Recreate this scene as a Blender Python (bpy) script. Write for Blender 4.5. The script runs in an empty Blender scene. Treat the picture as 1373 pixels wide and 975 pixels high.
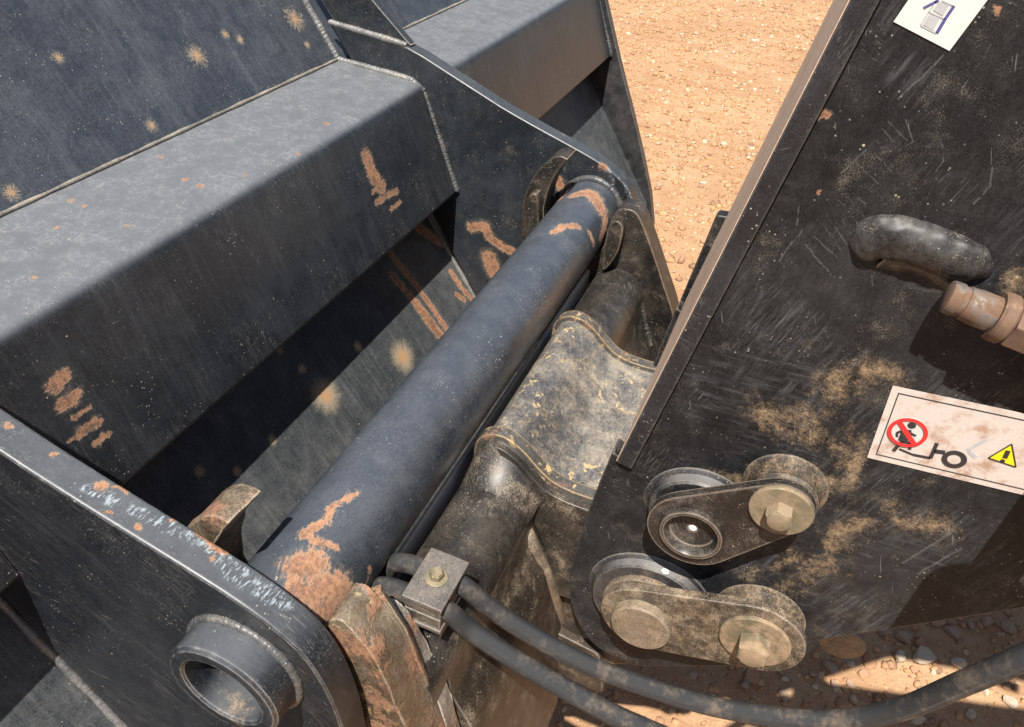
import bpy, bmesh, math, random
import numpy as np
from mathutils import Vector, Matrix
random.seed(7); np.random.seed(7)
SC = bpy.context.scene; COL = SC.collection
# ------------------------------------------------------------------ camera, sky, sun, exposure
# world: X runs along the bucket's cross tube (away from the viewer), Y points to the bucket, Z up; metres
PITCH = math.radians(35.81); AZ = math.radians(22.02); FPX = 1050.0; PW, PH = 1373.0, 975.0
CAM = np.array([0.0, 0.0, 1.5])
_R = np.array([math.sin(AZ), -math.cos(AZ), 0]); _Fh = np.array([math.cos(AZ), math.sin(AZ), 0]); _Z = np.array([0, 0, 1.0])
_F = _Fh*math.cos(PITCH) - _Z*math.sin(PITCH); _U = _Fh*math.sin(PITCH) + _Z*math.cos(PITCH)
cam = bpy.data.cameras.new('camera'); camo = bpy.data.objects.new('camera', cam); COL.objects.link(camo)
cam.sensor_width = 36; cam.lens = FPX/PW*36; cam.clip_start = 0.02; cam.clip_end = 2000
m = Matrix.Identity(4)
for i in range(3): m[i][0] = _R[i]; m[i][1] = _U[i]; m[i][2] = -_F[i]; m[i][3] = CAM[i]
camo.matrix_world = m; SC.camera = camo
LIGHT = Vector((0.51, 0.11, -1.0)).normalized()          # direction the sunlight travels
sun_el = math.asin(-LIGHT.z); to_sun = -LIGHT
world = bpy.data.worlds.new('World'); SC.world = world; world.use_nodes = True
wn = world.node_tree.nodes; bg = wn['Background']; sky = wn.new('ShaderNodeTexSky'); sky.sky_type = 'NISHITA'
sky.sun_disc = False; sky.sun_elevation = sun_el; sky.sun_rotation = math.atan2(to_sun.x, to_sun.y)
sky.dust_density = 1.5
world.node_tree.links.new(sky.outputs[0], bg.inputs[0]); bg.inputs[1].default_value = 0.056
sl = bpy.data.lights.new('sun', 'SUN'); sl.energy = 5.0; sl.angle = math.radians(0.53); sl.color = (1, 0.95, 0.87)
so = bpy.data.objects.new('sun', sl); COL.objects.link(so); so.rotation_euler = LIGHT.to_track_quat('-Z', 'Y').to_euler(); so.location = (0, 0, 5)
vs = SC.view_settings; vs.view_transform = 'Standard'; vs.look = 'None'; vs.exposure = 1.05; vs.gamma = 1; vs.use_curve_mapping = False

# ------------------------------------------------------------------ pixel -> position on a known surface
def ray(x, y): return (x-PW/2)/FPX*_R - (y-PH/2)/FPX*_U + _F
def on_x(x, y, X): d = ray(x, y); return CAM + d*(X/d[0])
def on_plane(x, y, P, n): d = ray(x, y); n = np.asarray(n, float); return CAM + d*(((np.asarray(P)-CAM) @ n)/(d @ n))
def at_depth(x, y, z): return CAM + ray(x, y)*z
AX = np.array([0.336, 0.940]); TR = 0.05                  # cross tube axis (Y,Z) and radius
def on_tube(x, y, r=TR):
    d = ray(x, y); o = CAM[1:]-AX; a = d[1:] @ d[1:]; b = o @ d[1:]; c = o @ o - r*r; q = b*b-a*c
    t = (-b-math.sqrt(max(q, 0)))/a; return CAM + d*t
def rpx(P, r): return r*float((np.asarray(P)-CAM) @ _F)/FPX
def yz(pts, X): return [tuple(on_x(x, y, X)[1:]) for x, y in pts]

# ------------------------------------------------------------------ mesh helpers
def tag(o, label=None, cat=None, group=None, kind=None):
    if label: o['label'] = label
    if cat: o['category'] = cat
    if group: o['group'] = group
    if kind: o['kind'] = kind
    return o
def thing(name, label, cat, loc, group=None):
    o = bpy.data.objects.new(name, None); COL.objects.link(o); o.location = loc; o.empty_display_size = 0.05
    return tag(o, label, cat, group)
def obj(name, verts, faces, mat, parent=None, bevel=0, seg=2, smooth=True, uv=None):
    me = bpy.data.meshes.new(name); me.from_pydata([tuple(map(float, v)) for v in verts], [], faces)
    bm = bmesh.new(); bm.from_mesh(me); bmesh.ops.recalc_face_normals(bm, faces=bm.faces); bm.to_mesh(me); bm.free()
    if uv is not None:
        l = me.uv_layers.new(name='UVMap')
        for lp in me.loops: l.data[lp.index].uv = uv[lp.vertex_index]
    if smooth: me.polygons.foreach_set('use_smooth', [True]*len(me.polygons))
    me.materials.append(mat); o = bpy.data.objects.new(name, me); COL.objects.link(o)
    if parent is not None:
        o.parent = parent
        if parent.parent is None: o.matrix_parent_inverse = Matrix.Translation(-parent.location)
    if bevel:
        b = o.modifiers.new('bevel', 'BEVEL'); b.width = bevel; b.segments = seg; b.limit_method = 'ANGLE'; b.angle_limit = math.radians(32); b.harden_normals = True
    elif smooth:
        try: me.set_sharp_from_angle(angle=math.radians(35))
        except Exception: pass
    return o
def prism(poly, x0, x1):
    n = len(poly); v = [(x0, a, b) for a, b in poly] + [(x1, a, b) for a, b in poly]
    f = [list(range(n)), list(range(2*n-1, n-1, -1))] + [(i, (i+1) % n, n+(i+1) % n, n+i) for i in range(n)]
    return v, f
def slab(poly, P, e1, e2, n, t):                          # 2-D polygon in a frame, pushed along n
    P, e1, e2, n = map(np.asarray, (P, e1, e2, n)); k = len(poly)
    v = [P+e1*a+e2*b for a, b in poly] + [P+e1*a+e2*b+n*t for a, b in poly]
    f = [list(range(k)), list(range(2*k-1, k-1, -1))] + [(i, (i+1) % k, k+(i+1) % k, k+i) for i in range(k)]
    return v, f
def join(parts):
    V, Fc = [], []
    for v, f in parts:
        o = len(V); V += list(v); Fc += [tuple(i+o for i in q) for q in f]
    return V, Fc
def crom(pts, k=6, closed=False):
    p = [np.asarray(q, float) for q in pts]; n = len(p); out = []
    for i in range(n if closed else n-1):
        a, b, c, d = (p[(i-1) % n], p[i], p[(i+1) % n], p[(i+2) % n]) if closed else (p[max(i-1, 0)], p[i], p[i+1], p[min(i+2, n-1)])
        for j in range(k):
            t = j/k; out.append(0.5*((2*b)+(c-a)*t+(2*a-5*b+4*c-d)*t*t+(3*b-a-3*c+d)*t**3))
    if not closed: out.append(p[-1])
    return out
def rounded(poly, rads, k=6):                             # fillet the corners of a polygon
    out = []; n = len(poly)
    for i in range(n):
        p = np.asarray(poly[i], float); r = rads[i] if hasattr(rads, '__len__') else rads
        if not r: out.append(p); continue
        a = np.asarray(poly[i-1], float)-p; b = np.asarray(poly[(i+1) % n], float)-p
        la, lb = np.linalg.norm(a), np.linalg.norm(b); a /= la; b /= lb
        ang = math.acos(max(-1, min(1, a @ b))); d = min(r/math.tan(ang/2), la*.49, lb*.49)
        q0, q1 = p+a*d, p+b*d
        for j in range(k+1):
            t = j/k; out.append((1-t)**2*q0+2*t*(1-t)*p+t*t*q1)
    return [tuple(q) for q in out]
def frame(d):
    d = np.asarray(d, float); d = d/np.linalg.norm(d); u = np.cross(d, [0, 0, 1.0])
    if np.linalg.norm(u) < 1e-3: u = np.array([1.0, 0, 0])
    u /= np.linalg.norm(u); return d, u, np.cross(u, d)
def lathe(P, d, prof, n=40, a0=0):                        # prof: (radius, distance along d)
    d, u, w = frame(d); P = np.asarray(P, float); V = []; F = []
    for r, h in prof:
        for i in range(n):
            t = a0+2*math.pi*i/n; V.append(P+d*h+(u*math.cos(t)+w*math.sin(t))*r)
    k = len(prof)
    for j in range(k-1):
        for i in range(n): F.append((j*n+i, j*n+(i+1) % n, (j+1)*n+(i+1) % n, (j+1)*n+i))
    return V, F, k, n
def lathe_solid(P, d, prof, n=40, a0=0, closed=False):
    V, F, k, n = lathe(P, d, prof, n, a0)
    if closed:
        for i in range(n): F.append(((k-1)*n+i, (k-1)*n+(i+1) % n, (i+1) % n, i))
    else: F.append(tuple(range(n))[::-1]); F.append(tuple(range((k-1)*n, k*n)))
    return V, F
def on_poly(px, py, poly, t0=.4, t1=1.4):                 # first hit of a pixel's ray with an X-extruded profile
    P = np.array(poly); n = len(P); d = ray(px, py)
    for k in np.arange(t0, t1, .0015):
        y, z = CAM[1]+d[1]*k, CAM[2]+d[2]*k; c = False
        for i in range(n):
            (a, b), (e, f_) = P[i], P[i-1]
            if (b > z) != (f_ > z) and y < (e-a)*(z-b)/(f_-b)+a: c = not c
        if c: return CAM+d*k
    return CAM+d*t1
def prism_fine(poly, x0, x1, nx=10):
    n = len(poly); V = [(x0+(x1-x0)*i/nx, a, b) for i in range(nx+1) for a, b in poly]; F = [tuple(range(n)), tuple(range(nx*n+n-1, nx*n-1, -1))]
    for i in range(nx):
        for j in range(n): F.append((i*n+j, i*n+(j+1) % n, (i+1)*n+(j+1) % n, (i+1)*n+j))
    return V, F
def sweep(path, r, n=20, cap=True, flat=None):
    path = [np.asarray(p, float) for p in path]; V = []; F = []; UV = []; k = len(path); L = 0
    t0 = path[1]-path[0]; _, u, w = frame(t0)
    for i, p in enumerate(path):
        t = path[min(i+1, k-1)]-path[max(i-1, 0)]; t = t/np.linalg.norm(t)
        u = u-t*(u @ t); u /= np.linalg.norm(u); w = np.cross(t, u)
        if i: L += np.linalg.norm(p-path[i-1])
        rr = r[i] if hasattr(r, '__len__') else r
        for j in range(n):
            a = 2*math.pi*j/n; V.append(p+(u*math.cos(a)+w*math.sin(a))*rr); UV.append((L, j/n))
    for i in range(k-1):
        for j in range(n): F.append((i*n+j, i*n+(j+1) % n, (i+1)*n+(j+1) % n, (i+1)*n+j))
    if cap: F.append(tuple(range(n))[::-1]); F.append(tuple(range((k-1)*n, k*n)))
    return V, F, UV
def weld(name, path, r, mat, parent, pitch=0.006, jit=.0003):
    """a rippled bead of overlapping scales along a path"""
    rs = random.Random(len(path)*7+int(abs(path[0][0])*1000)); P = [np.asarray(p, float) for p in path]
    L = [0]
    for a, b in zip(P, P[1:]): L.append(L[-1]+np.linalg.norm(b-a))
    N = max(int(L[-1]/0.0012), 8); pts = []; rad = []
    for i in range(N+1):
        s = L[-1]*i/N; q = np.array([np.interp(s, L, [p[c] for p in P]) for c in range(3)])
        ph = (s/pitch+0.5*math.sin(s*47)+0.35*math.sin(s*131+1)) % 1.0
        pts.append(q+np.array([rs.uniform(-1, 1) for _ in range(3)])*jit); rad.append(r*(0.86+0.15*ph**0.6+(0.12 if jit else .25)*math.sin(s*29+path[0][0]*9)*math.sin(s*73)+(0.04 if jit else 0)*rs.random())*(1 if 2 < i < N-2 else 0.8))
    V, F, _ = sweep(pts, rad, 12)
    return obj(name, V, F, mat, parent)
def lumpy(V, amp, freq, seed=0):                          # uneven forged / worn surface
    from mathutils import noise
    o = Vector((seed*3.1, seed*1.7, seed)); return [np.asarray(v, float)+amp*np.array(noise.noise_vector(Vector(v)*freq+o)) for v in V]

# ------------------------------------------------------------------ material helpers
class NT:
    def __init__(s, mat): s.t = mat.node_tree; s.n = s.t.nodes; s.P = s.n.new('ShaderNodeTexCoord').outputs['Object']
    def link(s, a, b): s.t.links.new(a, b)
    def put(s, sock, v):
        if isinstance(v, bpy.types.NodeSocket): s.link(v, sock)
        elif v is not None:
            if hasattr(v, '__len__') and sock.type == 'RGBA' and len(v) == 3: v = (*v, 1)
            sock.default_value = v
    def math(s, op, a, b=None, c=None, clamp=False):
        n = s.n.new('ShaderNodeMath'); n.operation = op; n.use_clamp = clamp
        for i, v in enumerate((a, b, c)):
            if v is not None: s.put(n.inputs[i], v)
        return n.outputs[0]
    def vec(s, op, a, b=None, scale=None):
        n = s.n.new('ShaderNodeVectorMath'); n.operation = op; s.put(n.inputs[0], a)
        if b is not None: s.put(n.inputs[1], b)
        if scale is not None: s.put(n.inputs['Scale'], scale)
        return n.outputs['Value'] if op in ('LENGTH', 'DOT_PRODUCT', 'DISTANCE') else n.outputs[0]
    def noise(s, scale, detail=4, rough=.55, vec=None, col=False, dist=0):
        n = s.n.new('ShaderNodeTexNoise'); s.put(n.inputs['Vector'], vec or s.P); n.inputs['Scale'].default_value = scale
        n.inputs['Detail'].default_value = detail; n.inputs['Roughness'].default_value = rough; n.inputs['Distortion'].default_value = dist
        return n.outputs['Color' if col else 'Fac']
    def voro(s, scale, vec=None, feature='F1', rnd=1):
        n = s.n.new('ShaderNodeTexVoronoi'); n.feature = feature; s.put(n.inputs['Vector'], vec or s.P); n.inputs['Scale'].default_value = scale
        n.inputs['Randomness'].default_value = rnd
        return n
    def step(s, x, a, b):                                  # smoothstep a..b -> 0..1
        n = s.n.new('ShaderNodeMapRange'); n.interpolation_type = 'SMOOTHSTEP'; s.put(n.inputs[0], x); s.put(n.inputs[1], a); s.put(n.inputs[2], b); return n.outputs[0]
    def mix(s, f, a, b):
        n = s.n.new('ShaderNodeMix'); n.data_type = 'RGBA'; s.put(n.inputs['Factor'], f); s.put(n.inputs[6], a); s.put(n.inputs[7], b); return n.outputs[2]
    def mixf(s, f, a, b):
        n = s.n.new('ShaderNodeMix'); s.put(n.inputs['Factor'], f); s.put(n.inputs[2], a); s.put(n.inputs[3], b); return n.outputs[0]
    def stretch(s, along, k, scale):                       # coordinates squeezed along one direction: streaks
        along = np.asarray(along, float); along /= np.linalg.norm(along)
        d = s.vec('DOT_PRODUCT', s.P, tuple(along)); sub = s.vec('SCALE', tuple(along), scale=s.math('MULTIPLY', d, k-1.0))
        return s.vec('SCALE', s.vec('ADD', s.P, sub), scale=scale)
def cap_group():
    g = bpy.data.node_groups.get('capsule_distance')
    if g: return g
    g = bpy.data.node_groups.new('capsule_distance', 'ShaderNodeTree'); I = g.interface
    for nm, ty in (('P', 'NodeSocketVector'), ('A', 'NodeSocketVector'), ('BA', 'NodeSocketVector'), ('inv', 'NodeSocketFloat'), ('R', 'NodeSocketFloat'), ('prev', 'NodeSocketFloat')):
        I.new_socket(nm, in_out='INPUT', socket_type=ty)
    I.new_socket('D', in_out='OUTPUT', socket_type='NodeSocketFloat')
    n = g.nodes; i = n.new('NodeGroupInput'); o = n.new('NodeGroupOutput'); L = g.links.new
    def V(op, a, b=None, sc=None):
        x = n.new('ShaderNodeVectorMath'); x.operation = op; L(a, x.inputs[0])
        if b is not None: L(b, x.inputs[1])
        if sc is not None: L(sc, x.inputs['Scale'])
        return x.outputs['Value'] if op in ('DOT_PRODUCT', 'LENGTH') else x.outputs[0]
    def M(op, a, b, cl=False):
        x = n.new('ShaderNodeMath'); x.operation = op; x.use_clamp = cl; L(a, x.inputs[0]); L(b, x.inputs[1]); return x.outputs[0]
    pa = V('SUBTRACT', i.outputs['P'], i.outputs['A']); h = M('MULTIPLY', V('DOT_PRODUCT', pa, i.outputs['BA']), i.outputs['inv'], True)
    q = V('SUBTRACT', pa, V('SCALE', i.outputs['BA'], sc=h)); d = M('DIVIDE', V('LENGTH', q), i.outputs['R'])
    L(M('MINIMUM', d, i.outputs['prev']), o.inputs['D']); return g
def capsules(t, P, caps):
    prev = None
    for A, B, R in caps:
        A = np.asarray(A, float); B = np.asarray(B, float); BA = B-A; l2 = float(BA @ BA)
        n = t.n.new('ShaderNodeGroup'); n.node_tree = cap_group(); t.put(n.inputs['P'], P)
        n.inputs['A'].default_value = tuple(A); n.inputs['BA'].default_value = tuple(BA); n.inputs['inv'].default_value = 1/max(l2, 1e-9); n.inputs['R'].default_value = float(R)
        if prev is None: n.inputs['prev'].default_value = 9.0
        else: t.link(prev, n.inputs['prev'])
        prev = n.outputs[0]
    return prev
def stroke(fn, pts, r):                                    # a mark given by points on a surface
    P = [fn(*p) for p in pts]
    if len(P) == 1: P = P*2
    rr = r if hasattr(r, '__len__') else [r]*len(P)
    return [(a, b, rpx(a, (rr[i]+rr[min(i+1, len(rr)-1)])/2)) for i, (a, b) in enumerate(zip(P, P[1:]))]

SAND = (0.40, 0.275, 0.165)
def steel(name, base=(.02, .022, .026), rough=.40, dust=.25, dustcol=(.20, .18, .155), grit=.4, gritcol=(.30, .235, .165), speck=.35, scratch=.3, scuff=0, scrdir=(0, .4, 1), scrcol=(.27, .26, .245), streak=0, strdir=(0, .5, .87),
          rust=(), rstr=None, lines=(), chalk=(), sand=(), bursts=None, burstax=None, edge=0, edgecol=(.36, .31, .26), yellow=0, allrust=0, web=0, sandy=0, up=0, upcol=(.135, .145, .16), bumpk=.35, spec=.5, grain=.6):
    mat = bpy.data.materials.new(name); mat.use_nodes = True; t = NT(mat); b = t.n['Principled BSDF']; gm = t.n.new('ShaderNodeNewGeometry')
    n_lo = t.noise(6, 3, .6); n_mid = t.noise(38, 5, .62); n_hi = t.noise(300, 4, .68)
    col = t.mix(t.step(t.math('ADD', t.math('MULTIPLY', n_lo, .55), t.math('MULTIPLY', n_mid, .45)), .36, .64), tuple(c*.85 for c in base), tuple(c*1.15 for c in base))
    gn = t.math('ADD', t.math('MULTIPLY', t.noise(800, 4, .85), .85), t.math('MULTIPLY', t.noise(200, 4, .75), .25))
    col = t.vec('SCALE', col, scale=t.math('ADD', 1-grain, t.math('MULTIPLY', t.step(gn, .40, .72), grain*2.1)))
    r = t.math('ADD', rough-.11, t.math('ADD', t.math('MULTIPLY', n_mid, .16), t.math('MULTIPLY', n_hi, .08)))
    dm = t.math('MULTIPLY', t.step(t.math('ADD', t.math('MULTIPLY', n_lo, .55), t.math('ADD', t.math('MULTIPLY', n_mid, .5), t.math('MULTIPLY', n_hi, .4))), .60, 1.0), dust)
    if streak:
        sn = t.noise(1, 5, .65, vec=t.stretch(strdir, .06, 210)); sn2 = t.noise(1, 3, .5, vec=t.stretch(strdir, .10, 40))
        dm = t.math('ADD', dm, t.math('MULTIPLY', t.step(t.math('ADD', t.math('MULTIPLY', sn, .75), t.math('MULTIPLY', sn2, .4)), .54, .82), streak), clamp=True)
    if up:                                                 # upward faces lightened: settled dust plus painted sky sheen
        sx = t.n.new('ShaderNodeSeparateXYZ'); t.link(gm.outputs['Normal'], sx.inputs[0])
        um = t.math('MULTIPLY', t.step(sx.outputs[2], .45, .93), t.math('MULTIPLY', t.math('ADD', .62, t.math('MULTIPLY', t.math('ADD', n_mid, n_hi), .38)), up))
    col = t.mix(dm, col, dustcol); r = t.mixf(dm, r, .75)
    if up: col = t.mix(um, col, upcol); r = t.mixf(um, r, .62)
    if grit:
        g1 = t.noise(1100, 3, .8); g2 = t.noise(32, 6, .72)
        gk = t.math('MULTIPLY', t.step(t.math('ADD', g1, t.math('MULTIPLY', g2, .8)), 1.05-.15*grit, 1.16-.15*grit), min(1, .45+grit*.5)); col = t.mix(gk, col, gritcol); r = t.mixf(gk, r, .85)
    if scratch:
        s1 = t.noise(1, 2, .5, vec=t.stretch(scrdir, .06, 1000)); s2 = t.noise(1, 2, .5, vec=t.stretch((.15, scrdir[2], -scrdir[1]), .05, 900)); s3 = t.noise(1, 2, .5, vec=t.stretch((.1, scrdir[1]+.8*scrdir[2], scrdir[2]-.8*scrdir[1]), .02, 420))
        gate = t.step(t.noise(13, 3, .6), .52, .66); gate2 = t.step(t.noise(11, 3, .6, vec=t.vec('ADD', t.P, (5, 3, 1))), .54, .68)
        sm = t.math('MAXIMUM', t.math('MULTIPLY', t.step(s1, .52, .74), gate), t.math('MAXIMUM', t.math('MULTIPLY', t.step(s2, .56, .74), gate2), t.step(s3, .72, .76)))
        col = t.mix(t.math('MULTIPLY', sm, scratch), col, scrcol); r = t.mixf(t.math('MULTIPLY', sm, scratch), r, .6)
    if scuff:                                              # broad rubbed patches with a grain
        q1 = t.noise(1, 4, .7, vec=t.stretch(scrdir, .10, 260)); q2 = t.noise(1, 4, .7, vec=t.stretch((0, scrdir[2], scrdir[1]+.5), .12, 200)); qa = t.noise(9, 4, .65); qb = t.noise(7, 4, .65, vec=t.vec('ADD', t.P, (9, 4, 2)))
        qm = t.math('MAXIMUM', t.math('MULTIPLY', t.step(q1, .44, .75), t.step(qa, .46, .66)), t.math('MULTIPLY', t.step(q2, .46, .75), t.step(qb, .48, .68)))
        qm = t.math('MULTIPLY', qm, scuff); col = t.mix(qm, col, (.13, .135, .145)); r = t.mixf(qm, r, .55)
    if web:                                                # dried water marks
        wv = t.voro(85, vec=t.vec('ADD', t.P, t.vec('SCALE', t.noise(70, 4, .7, col=True), scale=.03)), feature='DISTANCE_TO_EDGE')
        wm = t.math('MULTIPLY', t.step(wv.outputs['Distance'], .10, .0), t.math('MULTIPLY', t.step(n_mid, .40, .60), web))
        if up: wm = t.math('MULTIPLY', wm, t.step(sx.outputs[2], .6, .95))
        col = t.mix(wm, col, (.46, .44, .41)); r = t.mixf(wm, r, .7)
    bump = t.math('ADD', t.math('MULTIPLY', n_hi, .25), t.math('MULTIPLY', n_mid, .3))
    if sandy or sand:
        f = sandy
        if sand:
            d = capsules(t, t.vec('ADD', t.P, t.vec('SCALE', t.vec('SUBTRACT', t.noise(16, 4, .65, col=True), (.5, .5, .5)), scale=.07)), sand)
            f = t.math('ADD', t.math('MULTIPLY', t.math('SUBTRACT', 1.0, d, clamp=True), .62), sandy)
        g = t.noise(520, 3, .75); g2 = t.noise(70, 5, .7)
        sd = t.step(t.math('ADD', t.math('ADD', t.math('MULTIPLY', f, .62), t.math('MULTIPLY', g2, .75)), t.math('MULTIPLY', g, .55)), .80, 1.30)
        sc = t.mix(g, tuple(c*.5 for c in SAND), tuple(c*1.15 for c in SAND)); col = t.mix(t.math('MULTIPLY', sd, .9), col, sc); r = t.mixf(sd, r, .92)
        bump = t.math('ADD', bump, t.math('MULTIPLY', sd, t.math('MULTIPLY', g, .8)))
    if yellow:
        yv = t.noise(95, 4, .6, dist=.3); ym = t.math('MULTIPLY', t.step(t.math('ADD', yv, t.math('MULTIPLY', t.math('SUBTRACT', n_hi, .5), .25)), .57, .66), t.math('MULTIPLY', t.step(t.noise(13, 3, .6), .50-.1*yellow, .66-.1*yellow), .85))
        col = t.mix(ym, col, t.mix(n_hi, (.30, .20, .08), (.50, .38, .20))); r = t.mixf(ym, r, .7)
    if speck:
        for sc_, th, cc in ((330, .19, (.42, .38, .33)), (110, .09, (.45, .36, .25))):
            v = t.voro(sc_); wn_ = t.n.new('ShaderNodeTexWhiteNoise'); wn_.noise_dimensions = '3D'; t.link(v.outputs['Position'], wn_.inputs['Vector'])
            sp = t.math('MULTIPLY', t.step(v.outputs['Distance'], t.math('MULTIPLY', wn_.outputs['Value'], th*1.6), t.math('MULTIPLY', wn_.outputs['Value'], th*.7)), t.step(wn_.outputs['Value'], 1-.36*speck, 1-.33*speck))
            sp = t.math('MULTIPLY', sp, t.math('MULTIPLY', t.step(t.noise(19, 3, .65, vec=t.vec('ADD', t.P, (sc_*.1, 2, 7))), .47, .68), .85)); col = t.mix(sp, col, cc); r = t.mixf(sp, r, .85)
    if bursts:
        e1, e2 = burstax
        for P0, R0, soft in bursts:
            dp = t.vec('SUBTRACT', t.P, tuple(P0)); u = t.vec('DOT_PRODUCT', dp, tuple(e1)); v = t.vec('DOT_PRODUCT', dp, tuple(e2))
            ang = t.math('ARCTAN2', v, u); d = t.math('DIVIDE', t.vec('LENGTH', dp), R0)
            cx_ = t.n.new('ShaderNodeCombineXYZ'); t.put(cx_.inputs[0], t.math('COSINE', ang)); t.put(cx_.inputs[1], t.math('SINE', ang)); t.put(cx_.inputs[2], t.math('ADD', P0[0]*37, t.math('MULTIPLY', d, .25)))
            if soft:
                rn = t.noise(3.5, 4, .75, vec=cx_.outputs[0]); rn2 = t.noise(420, 3, .75)
                bm_ = t.step(t.math('ADD', t.math('SUBTRACT', 1.0, d), t.math('ADD', t.math('MULTIPLY', t.math('SUBTRACT', rn, .5), .9), t.math('MULTIPLY', t.math('SUBTRACT', rn2, .5), .9))), .05, .75); k_ = .62
            else:
                rn = t.noise(9, 4, .9, vec=cx_.outputs[0]); rn2 = t.noise(420, 3, .75)
                bm_ = t.step(t.math('ADD', t.math('ADD', t.math('MULTIPLY', t.math('SUBTRACT', rn, .5), 6.5), t.math('MULTIPLY', t.math('SUBTRACT', rn2, .5), .8)), t.math('SUBTRACT', .75, t.math('MULTIPLY', d, 1.2))), .0, .5); k_ = .7
            bm_ = t.math('MULTIPLY', bm_, t.step(d, 1.1, .75), clamp=True)
            col = t.mix(t.math('MULTIPLY', bm_, k_), col, t.mix(t.step(d, .55, 0), (.34, .27, .18), (.48, .26, .11))); r = t.mixf(bm_, r, .85)
    if edge:
        bv = t.n.new('ShaderNodeBevel'); bv.samples = 4; bv.inputs['Radius'].default_value = .004
        em = t.math('SUBTRACT', 1.0, t.vec('DOT_PRODUCT', bv.outputs[0], gm.outputs['True Normal']))
        em = t.math('MULTIPLY', t.step(t.math('ADD', em, t.math('MULTIPLY', t.math('SUBTRACT', t.noise(120, 4, .7), .5), .22)), .07, .16), edge, clamp=True)
        col = t.mix(em, col, edgecol); r = t.mixf(em, r, .6)
    def rustcol():
        rn = t.noise(240, 5, .75); rl = t.noise(40, 3)
        return t.mix(t.step(t.math('ADD', rn, t.math('MULTIPLY', rl, .5)), .52, .98), (.105, .050, .028), (.33, .165, .088))
    if allrust:
        am = t.step(t.math('ADD', t.noise(26, 6, .7), t.math('MULTIPLY', n_hi, .18)), .67-.25*allrust, .78-.25*allrust); col = t.mix(t.math('MULTIPLY', am, .85), col, rustcol()); r = t.mixf(am, r, .7)
        bump = t.math('ADD', bump, t.math('MULTIPLY', am, .6))
    if lines:                                              # single scratches
        d = capsules(t, t.vec('ADD', t.P, t.vec('SCALE', t.vec('SUBTRACT', t.noise(60, 4, .7, col=True), (.5, .5, .5)), scale=.005)), lines)
        lm = t.math('MULTIPLY', t.step(t.math('ADD', d, t.math('MULTIPLY', t.math('SUBTRACT', t.noise(500, 3, .8), .5), 1.6)), 1.1, .2), .20); col = t.mix(lm, col, (.24, .235, .225)); r = t.mixf(lm, r, .6)
    for marks, kind in ((rust, 'r'), (chalk, 'c')):
        if not marks: continue
        w1 = t.vec('SCALE', t.vec('SUBTRACT', t.noise(110, 5, .72, col=True), (.5, .5, .5)), scale=.017)
        d = capsules(t, t.vec('ADD', t.P, w1), marks); d = t.math('ADD', d, t.math('MULTIPLY', t.math('SUBTRACT', n_hi, .5), 1.1))
        if rstr and kind == 'r': d = t.math('ADD', d, t.math('MULTIPLY', t.math('SUBTRACT', t.noise(1, 4, .75, vec=t.stretch(rstr, .12, 300)), .5), 2.2))
        if kind == 'r':
            halo = t.math('MULTIPLY', t.step(d, 1.6, .95), .30); col = t.mix(halo, col, (.22, .17, .125))
            mk = t.step(d, 1.08, .86); rc_ = t.mix(t.step(d, .95, .5), (.29, .165, .10), rustcol()); rc_ = t.mix(t.math('MULTIPLY', t.step(t.noise(90, 5, .8), .54, .62), .75), rc_, (.075, .05, .042)); col = t.mix(mk, col, rc_); r = t.mixf(mk, r, .88); bump = t.math('SUBTRACT', bump, t.math('MULTIPLY', mk, 1.6))
        else:
            mk = t.math('MULTIPLY', t.step(d, 1.2, .5), t.step(t.noise(1, 4, .7, vec=t.stretch((1, 0, 0), .3, 420)), .50, .60)); col = t.mix(t.math('MULTIPLY', mk, .7), col, (.30, .355, .39)); r = t.mixf(mk, r, .6)
    t.link(col, b.inputs['Base Color']); t.link(r, b.inputs['Roughness']); b.inputs['Specular IOR Level'].default_value = spec
    bp = t.n.new('ShaderNodeBump'); bp.inputs['Strength'].default_value = bumpk; bp.inputs['Distance'].default_value = .0012; t.link(bump, bp.inputs['Height']); t.link(bp.outputs[0], b.inputs['Normal'])
    return mat
def plain(name, col, rough=.5, metal=0, var=.2, dirt=0, dirtcol=SAND, scale=120):
    mat = bpy.data.materials.new(name); mat.use_nodes = True; t = NT(mat); b = t.n['Principled BSDF']
    n = t.noise(scale, 4, .65); c = t.mix(n, tuple(x*(1-var) for x in col), tuple(min(1, x*(1+var)) for x in col)); r = rough; mt = metal
    if dirt:
        d = t.step(t.math('ADD', t.noise(45, 5, .65), t.math('MULTIPLY', n, .3)), .75-.35*dirt, .95-.35*dirt); c = t.mix(d, c, t.mix(t.noise(300, 3), tuple(x*.6 for x in dirtcol), dirtcol)); r = t.mixf(d, rough, .92); mt = t.math('MULTIPLY', t.math('SUBTRACT', 1.0, d), metal)
    t.put(b.inputs['Base Color'], c); t.put(b.inputs['Roughness'], r); t.put(b.inputs['Metallic'], mt)
    bp = t.n.new('ShaderNodeBump'); bp.inputs['Strength'].default_value = .25; bp.inputs['Distance'].default_value = .001; t.link(n, bp.inputs['Height']); t.link(bp.outputs[0], b.inputs['Normal'])
    return mat
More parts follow.
